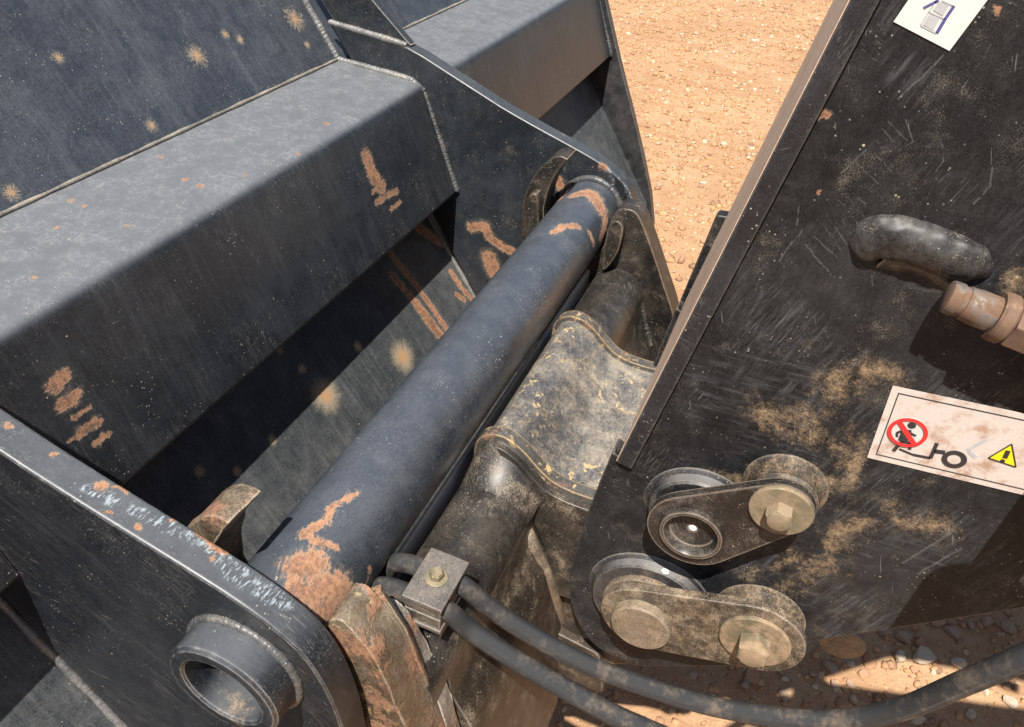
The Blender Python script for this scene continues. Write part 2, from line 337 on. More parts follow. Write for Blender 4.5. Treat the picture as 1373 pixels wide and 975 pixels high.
# ------------------------------------------------------------------ ground
def earth_material():
    mat = bpy.data.materials.new('red_earth'); mat.use_nodes = True; t = NT(mat); b = t.n['Principled BSDF']
    lo = t.noise(1.1, 4, .6); mid = t.noise(9, 5, .65); hi = t.noise(70, 4, .7)
    f = t.math('ADD', t.math('MULTIPLY', lo, .5), t.math('ADD', t.math('MULTIPLY', mid, .35), t.math('MULTIPLY', hi, .35)))
    c = t.mix(t.step(f, .42, .78), (.265, .145, .072), (.385, .243, .137))
    track = t.noise(1, 4, .6, vec=t.stretch((.35, 1, 0), .12, 7)); c = t.mix(t.math('MULTIPLY', t.step(track, .50, .68), .65), c, (.255, .128, .06))
    t.link(c, b.inputs['Base Color']); b.inputs['Roughness'].default_value = .95
    bp = t.n.new('ShaderNodeBump'); bp.inputs['Strength'].default_value = .9; bp.inputs['Distance'].default_value = .012
    t.link(t.math('ADD', t.math('MULTIPLY', mid, .6), t.math('MULTIPLY', hi, .6)), bp.inputs['Height']); t.link(bp.outputs[0], b.inputs['Normal']); return mat
M_EARTH = earth_material()
def axis(lo, hi, step, far):
    a = list(np.arange(lo, hi, step)); s = step; x = hi
    while x < far: a.append(x); s *= 1.6; x += s
    a.append(far); s = step; x = lo; pre = []
    while x > -far: s *= 1.6; x -= s; pre.append(max(x, -far))
    return np.array(sorted(set(pre+a)))
from mathutils import noise as mnoise
def gz(x, y): return .016*mnoise.noise(Vector((x*1.7, y*1.7, 0)))+.009*mnoise.noise(Vector((x*7, y*7, 3)))+.004*mnoise.noise(Vector((x*21, y*21, 5)))
gx = axis(.5, 10, .05, 600); gy = axis(-1.6, 3.2, .05, 600)
V = [(x, y, gz(x, y) if -2 < y < 4 and 0 < x < 12 else 0) for x in gx for y in gy]; ny = len(gy)
F = [(i*ny+j, (i+1)*ny+j, (i+1)*ny+j+1, i*ny+j+1) for i in range(len(gx)-1) for j in range(ny-1)]
tag(obj('ground', V, F, M_EARTH), kind='structure')
def ico(sub=1):
    bm = bmesh.new(); bmesh.ops.create_icosphere(bm, subdivisions=sub, radius=1); v = np.array([q.co[:] for q in bm.verts]); f = [tuple(x.index for x in q.verts) for q in bm.faces]; bm.free(); return v, f
def pebble_material(name, base=None):
    mat = bpy.data.materials.new(name); mat.use_nodes = True; t = NT(mat); b = t.n['Principled BSDF']
    if base is None:
        a = t.n.new('ShaderNodeAttribute'); a.attribute_name = 'tint'; c = a.outputs['Color']
    else: c = t.mix(t.noise(9, 5, .65), tuple(x*.6 for x in base), tuple(x*1.3 for x in base))
    n = t.noise(60, 4, .7); c = t.mix(t.step(n, .42, .68), c, (.34, .19, .095)); t.link(c, b.inputs['Base Color']); b.inputs['Roughness'].default_value = .9
    bp = t.n.new('ShaderNodeBump'); bp.inputs['Strength'].default_value = .4; bp.inputs['Distance'].default_value = .004; t.link(n, bp.inputs['Height']); t.link(bp.outputs[0], b.inputs['Normal']); return mat
def gravel():
    iv, fi = ico(1); fi = np.array(fi); rng = np.random.default_rng(3); VV = []; CC = []
    zones = [((.75, 2.1), (-1.3, .55), .0022, .011, 9000), ((2.1, 9.5), (-1.2, 2.9), .005, .021, 24000), ((2.1, 5.5), (-.6, 1.8), .003, .009, 9000)]
    for (x0, x1), (y0, y1), s0, s1, n in zones:
        for _ in range(n):
            x, y = rng.uniform(x0, x1), rng.uniform(y0, y1); s = s0+(s1-s0)*rng.random()**3
            v = iv*(1+rng.uniform(-.28, .28, (len(iv), 1)))*s*np.array([rng.uniform(.8, 1.4), rng.uniform(.8, 1.3), rng.uniform(.5, .8)])
            a = rng.uniform(0, 6.28); c_, s_ = math.cos(a), math.sin(a); v = v @ np.array([[c_, s_, 0], [-s_, c_, 0], [0, 0, 1]])
            VV.append(v+[x, y, gz(x, y)+s*.12]); k = rng.uniform(.75, 1.25)
            q = rng.random(); base = (.37, .205, .10) if q < .72 else ((.23, .125, .075) if q < .85 else ((.46, .345, .24) if q < .97 else (.30, .22, .17)))
            CC.append(np.tile([*(np.array(base)*k), 1.0], (len(iv), 1)))
    n = len(VV); me = bpy.data.meshes.new('gravel'); VV = np.concatenate(VV).astype(np.float32); FF = np.concatenate([fi+i*len(iv) for i in range(n)]).astype(np.int32)
    me.vertices.add(len(VV)); me.vertices.foreach_set('co', VV.ravel()); me.loops.add(FF.size); me.loops.foreach_set('vertex_index', FF.ravel())
    me.polygons.add(len(FF)); me.polygons.foreach_set('loop_start', np.arange(0, FF.size, 3, dtype=np.int32)); me.update(); me.validate()
    at = me.color_attributes.new('tint', 'FLOAT_COLOR', 'POINT'); at.data.foreach_set('color', np.concatenate(CC).astype(np.float32).ravel())
    me.materials.append(pebble_material('gravel_stone')); o = bpy.data.objects.new('gravel', me); COL.objects.link(o)
    tag(o, 'loose orange and brown gravel scattered over the red earth', 'gravel', kind='stuff')
gravel()
def stones():
    rng = np.random.default_rng(11); iv, fi = ico(2)
    kinds = [('pale cream stone lying in the red dirt below the arm', (.52, .44, .34), 'pale stones on the dirt'), ('grey stone lying in the red dirt below the arm', (.33, .24, .18), 'grey stones on the dirt'), ('reddish brown stone lying in the red dirt below the arm', (.36, .20, .12), 'brown stones on the dirt')]
    mats = [pebble_material('stone_%d' % i, k[1]) for i, k in enumerate(kinds)]; meshes = {}
    for k in range(3):
        for q in range(3):
            v = np.array([p*(1+.30*mnoise.noise(Vector(p)*1.1+Vector((k*9, q*5, 1)))+.12*mnoise.noise(Vector(p)*2.7+Vector((q, k, 4)))) for p in iv])
            rg = np.random.default_rng(k*7+q)
            for _ in range(11):
                nn = rg.normal(size=3); nn /= np.linalg.norm(nn); ex_ = np.maximum(v @ nn-rg.uniform(.5, .85), 0); v = v-ex_[:, None]*nn
            me = bpy.data.meshes.new('stone'); me.from_pydata([tuple(p) for p in v], [], fi); me.materials.append(mats[k]); meshes[k, q] = me
    # places read from the photograph: pixel of the stone, radius in pixels, kind
    spots = [(1235, 887, 22, 0), (1207, 884, 15, 0), (1052, 930, 12, 1), (1010, 908, 15, 2), (1055, 800, 12, 1), (1113, 896, 15, 1), (1046, 900, 8, 1), (998, 917, 9, 1), (1118, 918, 9, 1), (1142, 918, 9, 1), (1165, 885, 18, 2), (1210, 858, 16, 1),
             (1233, 865, 13, 2), (1283, 895, 14, 0), (1322, 838, 12, 1), (1349, 844, 14, 1), (1158, 902, 11, 2), (1275, 853, 12, 1), (1255, 838, 12, 2), (1185, 850, 10, 1), (1340, 875, 10, 2), (1355, 945, 15, 0), (1300, 962, 11, 0), (1232, 965, 12, 0),
             (1128, 946, 10, 2), (1080, 945, 9, 2), (960, 920, 11, 2), (930, 905, 9, 1), (1090, 905, 8, 1), (905, 928, 9, 2), (1365, 925, 9, 2), (1320, 930, 8, 0), (1190, 930, 8, 2), (975, 955, 9, 1), (1022, 955, 8, 0), (885, 965, 11, 2), (900, 950, 8, 1), (860, 965, 9, 2),
             (1350, 822, 9, 2), (1300, 842, 8, 1), (1065, 885, 9, 2), (980, 893, 8, 2), (1225, 900, 7, 2), (1250, 905, 6, 0), (1140, 890, 8, 0)]
    for i, (px, py, r, k) in enumerate(spots):
        d = ray(px, py); P = CAM+d*(-CAM[2]/d[2]); s = rpx(P, r)*.85
        o = bpy.data.objects.new('stone', meshes[k, i % 3]); COL.objects.link(o); a, b_, c = s*rng.uniform(.85, 1.2), s*rng.uniform(.75, 1.05), s*rng.uniform(.55, .75)
        o.scale = (a, b_, c); o.rotation_euler = (rng.uniform(-.2, .2), rng.uniform(-.2, .2), rng.uniform(0, 6.28)); o.location = (P[0], P[1], gz(P[0], P[1])+c*.45)
        tag(o, {0: 'largest pale cream stone, at the edge of the sunlit patch', 3: 'largest reddish brown stone in the shade between hose and link', 2: 'grey stone just above the curving hose in the shade'}.get(i, kinds[k][0]), 'stone', None if i in (0, 2, 3) else kinds[k][2])
stones()

# ------------------------------------------------------------------ bucket
G = np.array([.801, 1.137]); DN = np.array([-.5, -.8660]); NS = np.array([-.866, .5])   # shell: a point, down the slope, outward normal
def sh(s, off=0): return tuple(G+DN*s+NS*off)
XN0, XN1, XF0, XF1, XS0, XS1 = .262, .292, 1.185, 1.215, 2.17, 2.195                  # near ear, far ear, far side plate
BB, BE = np.array([.584, .930]), np.array([.640, 1.114])
def on_shell(x, y): return on_plane(x, y, (0, *G), (0, *NS))
bf = BE-BB; nf = np.array([-bf[1], bf[0]]); nf /= np.linalg.norm(nf)
def on_front(x, y): return on_plane(x, y, (0, *BB), (0, *nf))
bt = G-BE; nt_ = np.array([-bt[1], bt[0]]); nt_ /= np.linalg.norm(nt_)
def on_top(x, y): return on_plane(x, y, (0, *BE), (0, *nt_))
EAR = [(.470, .2525), (.33, .228), (.302, .217), (.163, .151), (.11, .129), (.001, .086), (-.041, .062), (-.064, .038), (-.077, .002), (-.083, -.046), (-.083, -.12), (-.05, -.30), (.0, -.42), (.115, -.42)]
EARP = [tuple(AX+np.array(p)) for p in EAR[:3]]+[tuple(p+AX) for p in crom(EAR[3:11], 4)]+[tuple(AX+np.array(p)) for p in EAR[11:]]
e0 = AX+np.array(EAR[5]); e1_ = AX+np.array(EAR[3]); en = np.array([-(e1_-e0)[1], (e1_-e0)[0]])
def on_edge(x, y): return on_plane(x, y, (0, *e0), (0, *en))
S = stroke
xd = (1, 0, 0); sd_ = (0, -.5, -.866)
B_ = lambda fn, x, y, r, soft=0: (fn(x, y), rpx(fn(x, y), r), soft)
M_SHELL_UP = steel('paint_back_plate', base=(.030, .036, .045), spec=.6, rough=.36, dust=.16, dustcol=(.16, .165, .17), grit=.0, speck=.5, scratch=.22, streak=.16, strdir=(0, -.5, -.866),
    bursts=[B_(on_shell, *q) for q in [(265, 75, 20), (395, 25, 21), (15, 258, 16), (203, 168, 12), (78, 77, 11), (302, 46, 9), (322, 53, 9), (412, 60, 7)]], burstax=(xd, sd_), sand=S(on_shell, [(5, 288), (440, 84)], 5))
M_SHELL_LO = steel('paint_shell', base=(.034, .039, .043), spec=.4, rough=.46, dust=.25, dustcol=(.19, .185, .175), grit=.0, speck=.35, scratch=.15, streak=.2, strdir=(0, -.5, -.866),
    bursts=[B_(on_shell, *q) for q in [(437, 530, 34, 1), (540, 478, 30, 1), (365, 590, 10, 1), (318, 632, 10, 1), (268, 632, 12, 1), (480, 465, 11, 1), (375, 470, 8, 1), (405, 495, 10, 1), (525, 545, 9, 1)]], burstax=(xd, sd_),
    rust=S(on_shell, [(522, 338), (560, 385), (598, 440)], 5)+S(on_shell, [(527, 370), (560, 410), (592, 452)], [4, 8, 8])+S(on_shell, [(560, 305), (590, 325)], 7)+S(on_shell, [(605, 365), (618, 385), (634, 402)], [6, 4, 5])+S(on_shell, [(612, 395), (622, 402)], 4))
M_BOX = steel('paint_box_stiffener', base=(.012, .014, .017), rstr=(1, 0, 0), spec=.6, rough=.36, dust=.08, dustcol=(.12, .12, .12), grit=.0, up=.6, upcol=(.15, .16, .175), speck=.6, scratch=.2, streak=.13, strdir=(0, *(BB-BE)), web=.13,
    rust=S(on_front, [(492, 212), (500, 235), (510, 250)], [9, 12, 9])+S(on_front, [(500, 258), (516, 246)], 3)+S(on_front, [(505, 272), (520, 262), (532, 256)], [3, 5, 4])+S(on_front, [(524, 282), (537, 270)], 3)
    + S(on_front, [(72, 517), (86, 506)], 10)+S(on_front, [(84, 542), (102, 530)], 10)+S(on_front, [(97, 562), (120, 546)], 3)+S(on_front, [(108, 580), (132, 564)], [4, 10])+S(on_front, [(92, 592), (110, 580)], 3)+S(on_front, [(126, 596), (146, 580)], 4)
    + S(on_top, [(215, 210)], 4)
    + S(on_top, [(248, 241)], 4.5)
    + S(on_top, [(268, 249)], 5)
    + S(on_top, [(95, 268)], 4.5)
    + S(on_top, [(170, 302)], 3)
    + S(on_top, [(112, 276)], 3)
    + S(on_top, [(437, 166)], 4)
    + S(on_top, [(330, 235)], 3)
    + S(on_top, [(75, 305)], 3.5)
    + S(on_top, [(48, 372)], 4)
    + S(on_top, [(400, 205)], 3)
    + S(on_top, [(38, 442), (82, 418)], 4)+S(on_top, [(86, 412), (128, 390)], 6)+S(on_top, [(462, 182), (495, 166)], 3))
M_BOXTOP = M_BOX
def on_bore(x, y, r=.0354):
    d = ray(x, y); o = CAM[1:]-AX; a = d[1:] @ d[1:]; b = o @ d[1:]; c = o @ o - r*r; return CAM + d*((-b+math.sqrt(max(b*b-a*c, 0)))/a)
M_EAR = steel('paint_ear_near', sand=[(on_bore(318, 930), on_bore(322, 950), .022)], base=(.009, .011, .014), spec=.5, rough=.34, grit=.0, up=.35, dust=.07, dustcol=(.14, .14, .14), speck=.5, scratch=.3, scrdir=(0, -.75, -.66), streak=.13, strdir=(0, -.8, -.6), edge=.8, edgecol=(.36, .36, .36),
    rust=S(on_edge, [(268, 715), (285, 728), (300, 738)], [8, 8, 6])+S(on_edge, [(183, 708)], 5)+S(on_edge, [(135, 650)], 7)+S(on_edge, [(284, 750)], 5)+S(on_edge, [(10, 572)], 7)+S(on_edge, [(72, 610)], 5)+S(on_edge, [(365, 822)], 3)+S(on_edge, [(232, 697)], 5)+S(on_edge, [(143, 686)], 5)+S(on_edge, [(155, 650), (170, 658)], 4),
    chalk=S(on_edge, [(115, 655), (150, 670)], 10)+S(on_edge, [(180, 685), (225, 705), (255, 720)], [8, 11, 11])+S(on_edge, [(300, 755), (350, 790), (390, 805)], [10, 17, 14])+S(on_edge, [(240, 715), (330, 765)], 6))
face = lambda x, y: on_x(x, y, XF0)
def on_fedge(x, y): return on_plane(x, y, (0, *e0), (0, *en))
M_EARF = steel('paint_ear_far', base=(.013, .016, .020), spec=.5, rough=.34, grit=.05, up=.2, dust=.10, dustcol=(.13, .14, .15), speck=.3, scratch=.12, edge=.75, edgecol=(.40, .36, .32),
    rust=S(face, [(632, 305), (650, 303), (655, 314)], [7, 7, 6])+S(face, [(655, 318), (672, 330), (692, 340)], 6)+S(face, [(655, 345), (663, 365)], [10, 12])+S(face, [(748, 240), (752, 250)], 7)+S(face, [(808, 222), (812, 225)], 5)+S(on_fedge, [(846, 238), (856, 262)], 4),
    chalk=S(face, [(818, 228), (822, 250), (833, 272)], 3)+S(face, [(824, 228), (838, 245), (845, 262), (847, 275)], 4))
M_SIDE = steel('paint_side_plate', base=(.013, .015, .018), grit=.0, rough=.36, dust=.2, dustcol=(.22, .2, .18), speck=.3, scratch=.1, edge=.6)
RT = lambda *a: S(on_tube, *a)
M_TUBE = steel('paint_cross_tube', base=(.020, .025, .033), rstr=(1, .4, 0), spec=.8, rough=.30, grit=.0, up=.22, upcol=(.12, .135, .16), dust=.14, dustcol=(.18, .18, .18), speck=1.0, scratch=.25, scrdir=(1, .15, 0),
    rust=RT([(478, 660), (445, 680), (437, 700), (405, 716)], [4, 6, 6, 8])+RT([(405, 718), (430, 728), (452, 735)], [7, 6, 4])+RT([(400, 760), (420, 755)], [22, 22])+RT([(430, 785), (455, 790)], [24, 22])+RT([(400, 790), (440, 815)], 18)
    + RT([(496, 762), (490, 785)], 3)+RT([(775, 304), (755, 303), (742, 312)], [4, 6, 5])+RT([(795, 262), (806, 280)], [14, 12])+RT([(812, 295), (806, 318)], 7)+RT([(770, 262), (790, 258)], 8)+RT([(790, 312), (796, 328)], 4)+RT([(757, 255), (750, 268)], 5)+RT([(598, 424), (608, 427)], 2))
M_WELD = steel('weld_metal', base=(.10, .10, .10), rough=.4, dust=.5, dustcol=(.30, .29, .27), speck=.3, scratch=0)
M_WELDK = steel('weld_black', base=(.045, .048, .052), rough=.38, dust=.2, speck=.2, scratch=0)

bucket = thing('bucket', 'large black loader bucket with ear plates and cross tube, seen from behind', 'bucket', (.74, .9, 0))
X0, X1 = -.69, 2.17
back = rounded([sh(-.62), sh(.002), sh(.002, -.016), sh(-.62, -.016)], 0); obj('back_plate', *prism(back, X0, X1), M_SHELL_UP, bucket)
low = [sh(.002), sh(.60), (.46, .50), (.47, .38), (.54, .28), (.68, .22), (1.5, .16), (1.5, .145), (.68, .20), (.53, .265), (.455, .37), (.445, .50)]
low = [sh(.0025), sh(.72)]+[(.452, .43), (.475, .36), (.53, .30), (.62, .265), (1.55, .2)]+[(1.55, .18), (.61, .245), (.515, .285), (.455, .35), (.43, .43)][:0]+[(1.55, .18), (.62, .245), (.54, .285), (.492, .36), (.47, .43)]+[sh(.72, -.016), sh(.0025, -.016)]
obj('shell', *prism(low, X0, X1), M_SHELL_LO, bucket)
boxp = rounded([tuple(G+np.array([.012, .001])), tuple(BE), tuple(BB), (.60, .921), (.716, .965)], [0, .026, .006, .004, 0], 8)
for xa, xb in ((X0+.002, XN0-.001), (XN1+.001, XF0-.001), (XF1+.001, XS0-.001)):
    o = obj('box_stiffener', *prism(boxp, xa, xb), M_BOX, bucket)
def prism_hole(poly, hole, x0, x1):
    bm = bmesh.new(); L = []
    for x in (x0, x1):
        e = []; r = []
        for loop in (poly, hole):
            vs_ = [bm.verts.new((x, *p)) for p in loop]; r.append(vs_)
            for i in range(len(vs_)): e.append(bm.edges.new((vs_[i], vs_[(i+1) % len(vs_)])))
        bmesh.ops.triangle_fill(bm, edges=e, use_beauty=True); L.append(r)
    for a, b in zip(L[0], L[1]):
        for i in range(len(a)): bm.faces.new((a[i], a[(i+1) % len(a)], b[(i+1) % len(a)], b[i]))
    bm.verts.index_update(); v = [p.co[:] for p in bm.verts]; f = [tuple(q.index for q in g.verts) for g in bm.faces]; bm.free(); return v, f
HR = .0353; HC = AX+np.array([.0, .0])
hole = [tuple(HC+HR*np.array([math.cos(a), math.sin(a)])) for a in np.linspace(0, 2*math.pi, 41)[:-1]]
ear = tag(obj('ear_plate', *prism_hole(EARP, hole, XN0, XN1), M_EAR, bucket, .0035, 3), 'thick ear plate with scraped edge and open pin boss')
ring = obj('pin_boss', *lathe_solid((XN0+.004, *HC), (-1, 0, 0), [(.050, 0), (.050, .031), (.047, .034), (.0375, .034), (.0355, .032), (.0355, 0)], 56, closed=True), M_EAR, ear)
weld('weld_bead', [(XN0-.001, HC[0]+.0505*math.cos(a), HC[1]+.0505*math.sin(a)) for a in np.linspace(0, 6.283, 60)], .0040, M_WELDK, ear, .03)
ear2 = obj('ear_plate', *prism(EARP, XF0, XF1), M_EARF, bucket, .003, 3)
obj('cross_tube', *lathe_solid((XN1-.001, *AX), (1, 0, 0), [(TR, 0), (TR, XF0-XN1+.002)], 96), M_TUBE, bucket)
weld('weld_bead', [(XF0-.002, AX[0]+(TR+.001)*math.cos(a), AX[1]+(TR+.002)*math.sin(a)) for a in np.linspace(-.5, 3.6, 60)], .006, M_WELDK, bucket, .011)
gus = [(.672, 1.1745), (.7305, 1.233), (1.0, 1.54), sh(-.45, .002), (.815, 1.192), (.8, 1.1915)]
gus = [tuple(AX+np.array([.325, .229])), (.7305, 1.238), (.99, 1.535), sh(-.45, -.004), tuple(AX+np.array([.468, .254]))]
obj('gusset', *prism(gus, XF0+.007, XF1-.006), M_EARF, bucket, .0015)
gw = [(XF0+.004, *(AX+np.array(p))) for p in ((.476, .2545), (.332, .2305))]
weld('weld_bead', gw, .0055, M_WELD, bucket, .0065)
# welds where the box ends and the back plate meet the far ear, and the box-to-plate seam
weld('weld_bead', [(XF0-.003, *G), (XF0-.003, *(BE+np.array([.02, .003]))), (XF0-.003, *(BE+np.array([.003, -.012])))], .006, M_WELD, bucket, .0065)
weld('weld_bead', [(XF0-.003, *(BE+np.array([.001, -.006]))), (XF0-.003, *BB)], .0055, M_WELDK, bucket, .012)
weld('weld_bead', [(XF0-.003, *sh(0, .001)), (XF0-.003, *sh(-.5, .001))], .006, M_WELD, bucket, .009)
M_SEAM2 = steel('seam_dark', base=(.07, .072, .075), rough=.45, dust=.5, dustcol=(.3, .28, .25), speck=.4, scratch=0)
M_SEAM = steel('seam', base=(.12, .115, .105), rough=.5, dust=.6, dustcol=(.42, .36, .27), speck=.2, scratch=0, sandy=.25)
for xa, xb in ((X0+.01, XN0-.006), (XN1+.006, XF0-.006), (XF1+.006, XS0-.006)): weld('weld_bead', [(xa, *(G+np.array([-.002, .001]))), (xb, *(G+np.array([-.002, .001])))], .0027, M_SEAM, bucket, 5, 0)
weld('weld_bead', [(XN0-.001, *sh(.17, .001)), (XN0-.001, *sh(.66, .001))], .005, M_SEAM2, bucket, 5, 0)
weld('weld_bead', [(XF0-.002, *sh(.2, .001)), (XF0-.002, *sh(.66, .001))], .004, M_SEAM2, bucket, 5, 0)
SP = [(.80, 1.60), (.662, 1.215), (.611, 1.068), (.562, .921), (.505, .764), (.469, .66), (.435, .551), (.417, .457), (.42, .36), (.47, .28), (.60, .22), (1.6, .16), (1.75, .5), (1.35, 1.62)]
for xa in (XS0, X0-.025): obj('side_plate', *prism(SP, xa, xa+.025), M_SIDE, bucket, .003)
weld('weld_bead', [(XS0-.003, *(BE+np.array([.003, -.01]))), (XS0-.003, *BB)], .006, M_WELDK, bucket, .012)
obj('cutting_edge', *prism([(1.50, .201), (1.80, .185), (1.80, .165), (1.50, .179)], X0, X1), M_SIDE, bucket, .003)

# ------------------------------------------------------------------ quick coupler
M_COUP = steel('coupler_paint', base=(.013, .0125, .012), spec=.5, rough=.32, grit=.2, dust=.2, dustcol=(.22, .18, .14), speck=.8, scratch=.4, scrdir=(1, .3, .2), sandy=.10, edge=.3)
M_SADDLE = steel('coupler_saddle', base=(.050, .054, .060), spec=.7, rough=.28, grit=.5, gritcol=(.40, .33, .24), dust=.7, dustcol=(.36, .31, .24), speck=.6, scratch=.5, scrdir=(1, .5, 0), sandy=.32, yellow=.6)
M_RIM = steel('coupler_rim', base=(.045, .044, .042), rough=.4, dust=.3, speck=.5, scratch=.2, allrust=.2, yellow=1.0, edge=.9, edgecol=(.46, .31, .13), sandy=.1)
M_HOOKN = steel('hook_rusty', base=(.060, .044, .030), spec=.8, rough=.28, grit=.3, dust=.4, dustcol=(.36, .29, .20), speck=.3, scratch=.4, scrdir=(.2, .5, -.8), allrust=.42, yellow=.3, edge=.7, edgecol=(.45, .37, .27), bumpk=.9, grain=.9)
M_HOOKF = steel('hook_black', base=(.011, .010, .0095), spec=.35, rough=.34, grit=.3, dust=.2, dustcol=(.2, .16, .12), speck=.4, scratch=.5, scrdir=(0, .3, 1), edge=1, edgecol=(.38, .27, .18))
M_FACE = steel('coupler_face', base=(.018, .0145, .0115), spec=.35, rough=.40, grit=.55, dust=.22, dustcol=(.17, .12, .08), speck=.9, scratch=.4, sandy=.12, edge=.5)
cp = thing('quick_coupler', 'black quick coupler with worn yellowish saddle holding the cross tube in hooks', 'quick coupler', (.74, .2, .45))
def arc(r, a0, a1, n=14): return [(r*math.cos(math.radians(a)), r*math.sin(math.radians(a))) for a in np.linspace(a0, a1, n)]
hornL0 = crom([(.072, -.075), (.087, -.03), (.091, .01), (.084, .05), (.067, .085), (.046, .109), (.030, .117), (.016, .114)], 4)
hornLn = hornL0; hornL = hornL0
inner = crom([(.016, .114), (.033, .090), (.046, .06), (.0535, .025)], 4)[1:]+[np.array(p) for p in arc(.0535, 8, -188)]
hornR_f = crom([(-.055, .012), (-.060, .030), (-.068, .044), (-.082, .049), (-.100, .042), (-.120, .006), (-.150, -.062), (-.178, -.132), (-.186, -.21)], 4)
hornR_n = crom([(-.055, .008), (-.057, .026), (-.062, .038), (-.074, .040), (-.086, .022), (-.099, -.001), (-.114, -.068), (-.125, -.127), (-.138, -.21)], 4)
base_ = [(-.16, -.50), (-.03, -.52), (.05, -.30), (.07, -.14)]
for nm, X_, hr, mt, lab in (('hook', (.300, .338), hornR_n, M_HOOKN, 'rusty worn hook gripping the near end of the tube'), ('hook', (1.098, 1.142), hornR_f, M_HOOKF, 'black hook with bare brown edges beside the orange ground')):
    poly = [tuple(AX+p) for p in (hornLn if X_[0] < 1 else hornL)+inner+hr]+[tuple(AX+np.array(p)) for p in base_]
    if X_[0] > 1: h = obj(nm, *prism(poly, *X_), mt, cp, .0035, 3)
    else:
        V, F = prism_fine([tuple(p) for p in poly], *X_, 12); h = obj(nm, lumpy(lumpy(V, .0018, 45, 1), .0007, 160, 2), F, mt, cp, .0035, 3)
    tag(h, lab)
    lugL = [tuple(AX+p) for p in crom([(.083, -.05), (.082, .02), (.073, .052), (.060, .058), (.055, .03), (.056, -.05)], 4, True)]
    lugR = [tuple(AX+p) for p in crom([(-.057, .0), (-.062, .026), (-.072, .036), (-.083, .026), (-.080, -.01), (-.068, -.04), (-.056, -.05)], 4, True)]
    if X_[0] > 1:
        for lg in (lugL, lugR): obj('hook_lug', *prism(lg, X_[0]-.020, X_[0]+.004), mt, h, .008, 4)
        weld('weld_bead', [(X_[0]-.002, *(AX+np.array(p))) for p in ((-.09, -.07), (-.12, -.11), (-.145, -.19))], .0045, M_COUP, h, .01)
    else:
        # worn, hammered flank of the near hook and the torn lip beside it
        V, F, _ = sweep([(.338+.005, *(AX+np.array(p))) for p in ((-.076, .03), (-.092, -.01), (-.108, -.07), (-.120, -.14), (-.135, -.24))], [.006, .009, .008, .007, .006], 10)
        obj('worn_lip', lumpy(V, .004, 70, 2), F, M_HOOKN, h)
        lip = [tuple(AX+p) for p in crom([(-.060, -.05), (-.066, -.018), (-.078, -.010), (-.092, -.024), (-.106, -.060), (-.120, -.10), (-.130, -.15), (-.138, -.21)], 5)]+[tuple(AX+np.array(p)) for p in ((-.12, -.22), (-.07, -.12))]
        V, F = prism_fine(lip, .346, .366, 8); obj('worn_lip', lumpy(lumpy(V, .002, 55, 5), .0015, 150, 1), F, steel('torn_lip', base=(.09, .08, .07), rough=.34, dust=.6, dustcol=(.46, .42, .36), speck=.3, scratch=.5, allrust=.25, edge=.9, edgecol=(.6, .55, .48), bumpk=.8), h, .002)
# cross member: lower round section, raised saddle between two rims
LC = np.array([.2590, .8380]); LR = .0458
obj('cross_member', *lathe_solid((.337, *LC), (1, 0, 0), [(LR, 0), (LR, .762)], 64), M_COUP, cp)
lowp = [(.2135, .834), (.2115, .805), (.203, .782), (.190, .75), (.182, .68), (.176, .58), (.176, .44), (.19, .44), (.20, .62), (.215, .74), (.24, .80)]
lowp = [tuple(p) for p in crom(lowp[:7], 4)]+lowp[7:]
for xa, xb in ((.370, .612), (.878, 1.10)): obj('face_plate', *prism(lowp, xa, xb), M_COUP if xa > .5 else M_FACE, cp, .002)
obj('cross_member', *prism([(.295, .86), (.27, .875), (.235, .86), (.2, .82), (.19, .78), (.25, .77), (.295, .80)], .61, .88), M_COUP, cp)
up = crom([(.290, .860), (.289, .893), (.283, .912), (.270, .922), (.253, .923), (.233, .911), (.214, .891), (.196, .877), (.172, .870), (.140, .868), (.110, .873), (.085, .884)], 5)
def shell_strip(prof, off, th):                             # thick strip following a profile
    P = [np.asarray(p) for p in prof]; N = []
    for i in range(len(P)):
        t_ = P[min(i+1, len(P)-1)]-P[max(i-1, 0)]; t_ = t_/np.linalg.norm(t_); N.append(np.array([t_[1], -t_[0]]))
    return [tuple(p+n*off) for p, n in zip(P, N)]+[tuple(p+n*(off-th)) for p, n in list(zip(P, N))[::-1]]
sgn = 1 if shell_strip(up, .01, .02)[27][1] > up[27][1] else -1
V, F = prism(shell_strip(up, -.004*sgn, .014*sgn), .612, .878); obj('saddle', V, F, M_SADDLE, cp)
for xa in (.604, .869): obj('saddle_rim', *prism(shell_strip(up, .003*sgn, .026*sgn), xa, xa+.017), M_RIM, cp, .0045, 3)
# shoulders that swell up to the rims from the lower round section
def shoulder(x_rim, x_low):                                 # swelling where the round member grows into the rim
    V = []; F = []; nu = 12; na = 40
    def res(P, n):
        P = [np.asarray(p) for p in P]; s = [0]
        for a, b in zip(P, P[1:]): s.append(s[-1]+np.linalg.norm(b-a))
        q = np.linspace(0, s[-1], n); return [np.array([np.interp(x, s, [p[0] for p in P]), np.interp(x, s, [p[1] for p in P])]) for x in q]
    A = res(up[:36], na); B = [LC+(LR-.0015)*np.array([math.cos(a), math.sin(a)]) for a in np.linspace(-.3, 3.5, na)]
    for i in range(nu):
        w = i/(nu-1); ww = 1-(1-w)**2
        for a, b in zip(A, B): p = a*(1-ww)+b*ww; V.append((x_rim+(x_low-x_rim)*w, p[0], p[1]-.001))
    for i in range(nu-1):
        for j in range(na-1): F.append((i*na+j, i*na+j+1, (i+1)*na+j+1, (i+1)*na+j))
    return V, F
